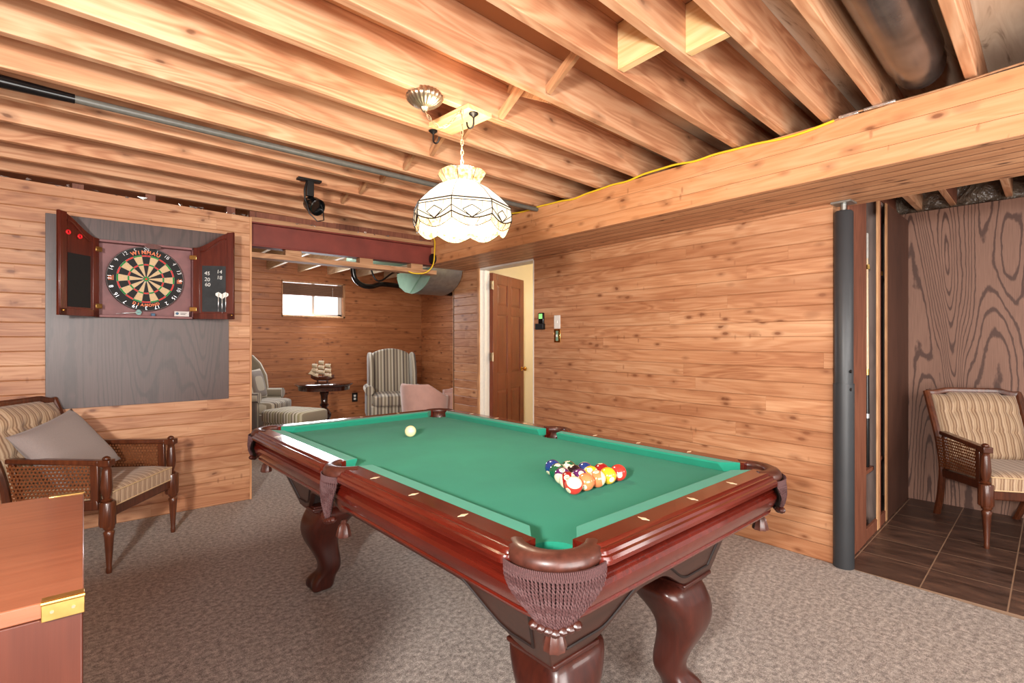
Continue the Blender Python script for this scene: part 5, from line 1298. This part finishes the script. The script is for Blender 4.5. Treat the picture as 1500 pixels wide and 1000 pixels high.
MB().lathe([(0.06, 0.13), (0.075, 0.16), (0.055, 0.19), (0.085, 0.25), (0.09, 0.29), (0.055, 0.34), (0.035, 0.37), (0.06, 0.40), (0.04, 0.43), (0.045, 0.52), (0.06, 0.56), (0.045, 0.58), (0.09, 0.60)], n=24).build('pedestal', M['dark_table'], RT, smooth=True)
for k in range(4):
    a = pi / 4 + k * pi / 2; d = Vector((cos(a), sin(a), 0))
    MB().tube(smooth_path([d * 0.04 + Vector((0, 0, 0.16)), d * 0.14 + Vector((0, 0, 0.17)), d * 0.22 + Vector((0, 0, 0.07)), d * 0.29 + Vector((0, 0, 0.02)), d * 0.33 + Vector((0, 0, 0.018))]), 0.02, 10).build('leg', M['dark_table'], RT, smooth=True)
# model ship
SH = empty('model_ship', (2.37, 6.66, 0.722), radians(140), 'brown wooden model sailing ship with cream sails', 'model ship')
rings = []
for i in range(11):
    u = -1 + 2 * i / 10; w = 0.038 * (1 - abs(u) ** 2.5) + 0.004; z1 = 0.085 + 0.03 * u * u; z0 = 0.03 + 0.035 * abs(u) ** 3
    rings.append([Vector((u * 0.15, w * a, z0 + (z1 - z0) * b)) for a, b in ((1, 1), (0.95, 0.6), (0.5, 0.15), (0, 0), (-0.5, 0.15), (-0.95, 0.6), (-1, 1))])
MB().loft(rings).build('hull', M['chair_wood'], SH, smooth=True)
MB().span((-0.09, -0.03, 0), (0.09, 0.03, 0.012)).span((-0.07, -0.012, 0.01), (-0.055, 0.012, 0.05)).span((0.055, -0.012, 0.01), (0.07, 0.012, 0.05)).build('stand', M['dark_table'], SH, bevel=0.002)
for k, (x, h) in enumerate(((-0.085, 0.27), (0.0, 0.31), (0.085, 0.27))):
    m_ = MB().tube([(x, 0, 0.08), (x, 0, h)], 0.0035, 6).build('mast', M['dark_table'], SH, smooth=True)
    for j in range(3):
        zt = h - 0.02 - j * 0.062; ww = 0.040 + 0.006 * j; vs = []; fs = []
        for i in range(5):
            for q_ in range(5):
                u = -1 + 2 * i / 4; v = q_ / 4; vs.append((x + 0.012 + 0.022 * sin(pi * v) * (1 - 0.4 * u * u), u * ww * 1.2, zt - v * 0.052))
        for i in range(4):
            for q_ in range(4): a = i * 5 + q_; fs.append((a, a + 1, a + 6, a + 5))
        # sails turned a little so they read from the side
        s_ = MB(); s_.add(vs, fs); so = s_.build('sail', M['sail'], m_, smooth=True, solid=0.0015)
        so.location = (x, 0, 0); so.rotation_euler = (0, 0, radians(64)); so.data.transform(Matrix.Translation((-x, 0, 0)))
mb = MB(); mb.add([(0.19, 0, 0.115), (0.10, 0, 0.11), (0.10, 0, 0.22)], [(0, 1, 2)]); mb.add([(0.165, 0.004, 0.12), (0.095, 0.004, 0.14), (0.09, 0.004, 0.25)], [(0, 1, 2)])
mb.build('jib_sail', M['sail'], SH, solid=0.0015)
MB().tube([(0.13, 0, 0.105), (0.215, 0, 0.125)], 0.003, 6).build('bowsprit', M['dark_table'], SH, smooth=True)
# pink tub chairs
def tub(x, y, face, label):
    R_ = empty('tub_chair', (x, y, 0), face, label, 'armchair', 'pink velvet tub chairs')
    n = 28; ro = []; rings = []
    for i in range(n + 1):
        a = radians(62) + (2 * pi - 2 * radians(62)) * i / n; k = 0.5 - 0.5 * cos(2 * pi * i / n); h = 0.62 + 0.15 * min(1, k * 1.4) ** 1.2
        d = Vector((cos(a), sin(a), 0)); 
        def P_(r, z): return Vector((d.x * r, d.y * r, z))
        ti = 0.225; rings.append([P_(0.24, 0.12), P_(0.285, h - 0.03), P_(0.283, h - 0.008), P_(0.272, h), P_(0.248, h), P_(0.236, h - 0.01), P_(0.232, h - 0.03), P_(0.20, 0.12)])
    MB().loft(rings).build('tub_shell', M['pink_fab'], R_, smooth=True, ang=60)
    cushion_mb(0.01, 0, 0.28, 0.44, 0.215, 0.21, 0.03, 3).build('seat_cushion', M['pink_fab'], R_, smooth=True)
    MB().lathe([(0.17, 0.0), (0.19, 0.02), (0.19, 0.12), (0.16, 0.13)], n=24).build('plinth', M['dark_table'], R_, smooth=True)
tub(3.12, 5.36, radians(28), 'dusty pink velvet tub chair nearest the wing chair')
tub(3.66, 5.55, radians(150), 'dusty pink velvet tub chair half hidden by the wall end')

# ------------------------------------------------------------------ lights and world
def area(name, loc_, target, size, power, color=(1, 1, 1), sy=None):
    l = bpy.data.lights.new(name, 'AREA'); l.energy = power; l.color = color; l.size = size
    if sy: l.shape = 'RECTANGLE'; l.size_y = sy
    o = bpy.data.objects.new(name, l); COL.objects.link(o); o.location = loc_
    o.rotation_euler = (Vector(target) - Vector(loc_)).to_track_quat('-Z', 'Y').to_euler(); return o
def point(name, loc_, power, color, rad=0.05):
    l = bpy.data.lights.new(name, 'POINT'); l.energy = power; l.color = color; l.shadow_soft_size = rad
    o = bpy.data.objects.new(name, l); COL.objects.link(o); o.location = loc_; return o
area('key_light', (-1.0, -0.1, 1.62), (1.5, 2.8, 1.75), 0.22, 128, (1.0, 0.96, 0.91))
area('fill_light', (0.6, -1.7, 1.2), (1.6, 3.0, 1.2), 2.6, 120, (1.0, 0.96, 0.92), 1.8)
area('cupboard_fill', (2.9, -0.4, 1.4), (4.2, 1.1, 1.2), 0.3, 7, (1.0, 0.95, 0.9))
area('ceiling_bounce', (0.9, -0.9, 0.7), (1.7, 1.3, 2.5), 1.0, 12, (1.0, 0.96, 0.92))
point('pendant_glow', (LX, LY, 1.64), 11, (1.0, 0.84, 0.64), 0.10)
point('pendant_up', (LX, LY, 2.08), 11, (1.0, 0.84, 0.62), 0.08)
area('window_light', (2.62, FY - 0.03, 1.80), (2.2, 5.0, 0.4), 0.8, 30, (0.88, 0.94, 1.0), 0.3)
area('sitting_fill', (2.0, 5.3, 2.1), (2.4, 7.4, 0.9), 0.9, 18, (1.0, 0.94, 0.88))
point('hall_bulb', (4.35, 3.6, 2.1), 24, (1.0, 0.92, 0.76), 0.12)
area('alcove_fill', (3.7, -1.8, 1.7), (4.4, 1.0, 1.0), 0.8, 20, (1.0, 0.93, 0.87))
w = bpy.data.worlds.new('world'); SC.world = w; w.use_nodes = True
bg = w.node_tree.nodes['Background']; bg.inputs[0].default_value = (1.0, 0.94, 0.88, 1); bg.inputs[1].default_value = 0.7
SC.view_settings.view_transform = 'Standard'; SC.view_settings.look = 'None'; SC.view_settings.exposure = 0.17
SC.cycles.max_bounces = 8; SC.cycles.diffuse_bounces = 5; SC.cycles.use_denoising = True
SC.cycles.sample_clamp_indirect = 4.0
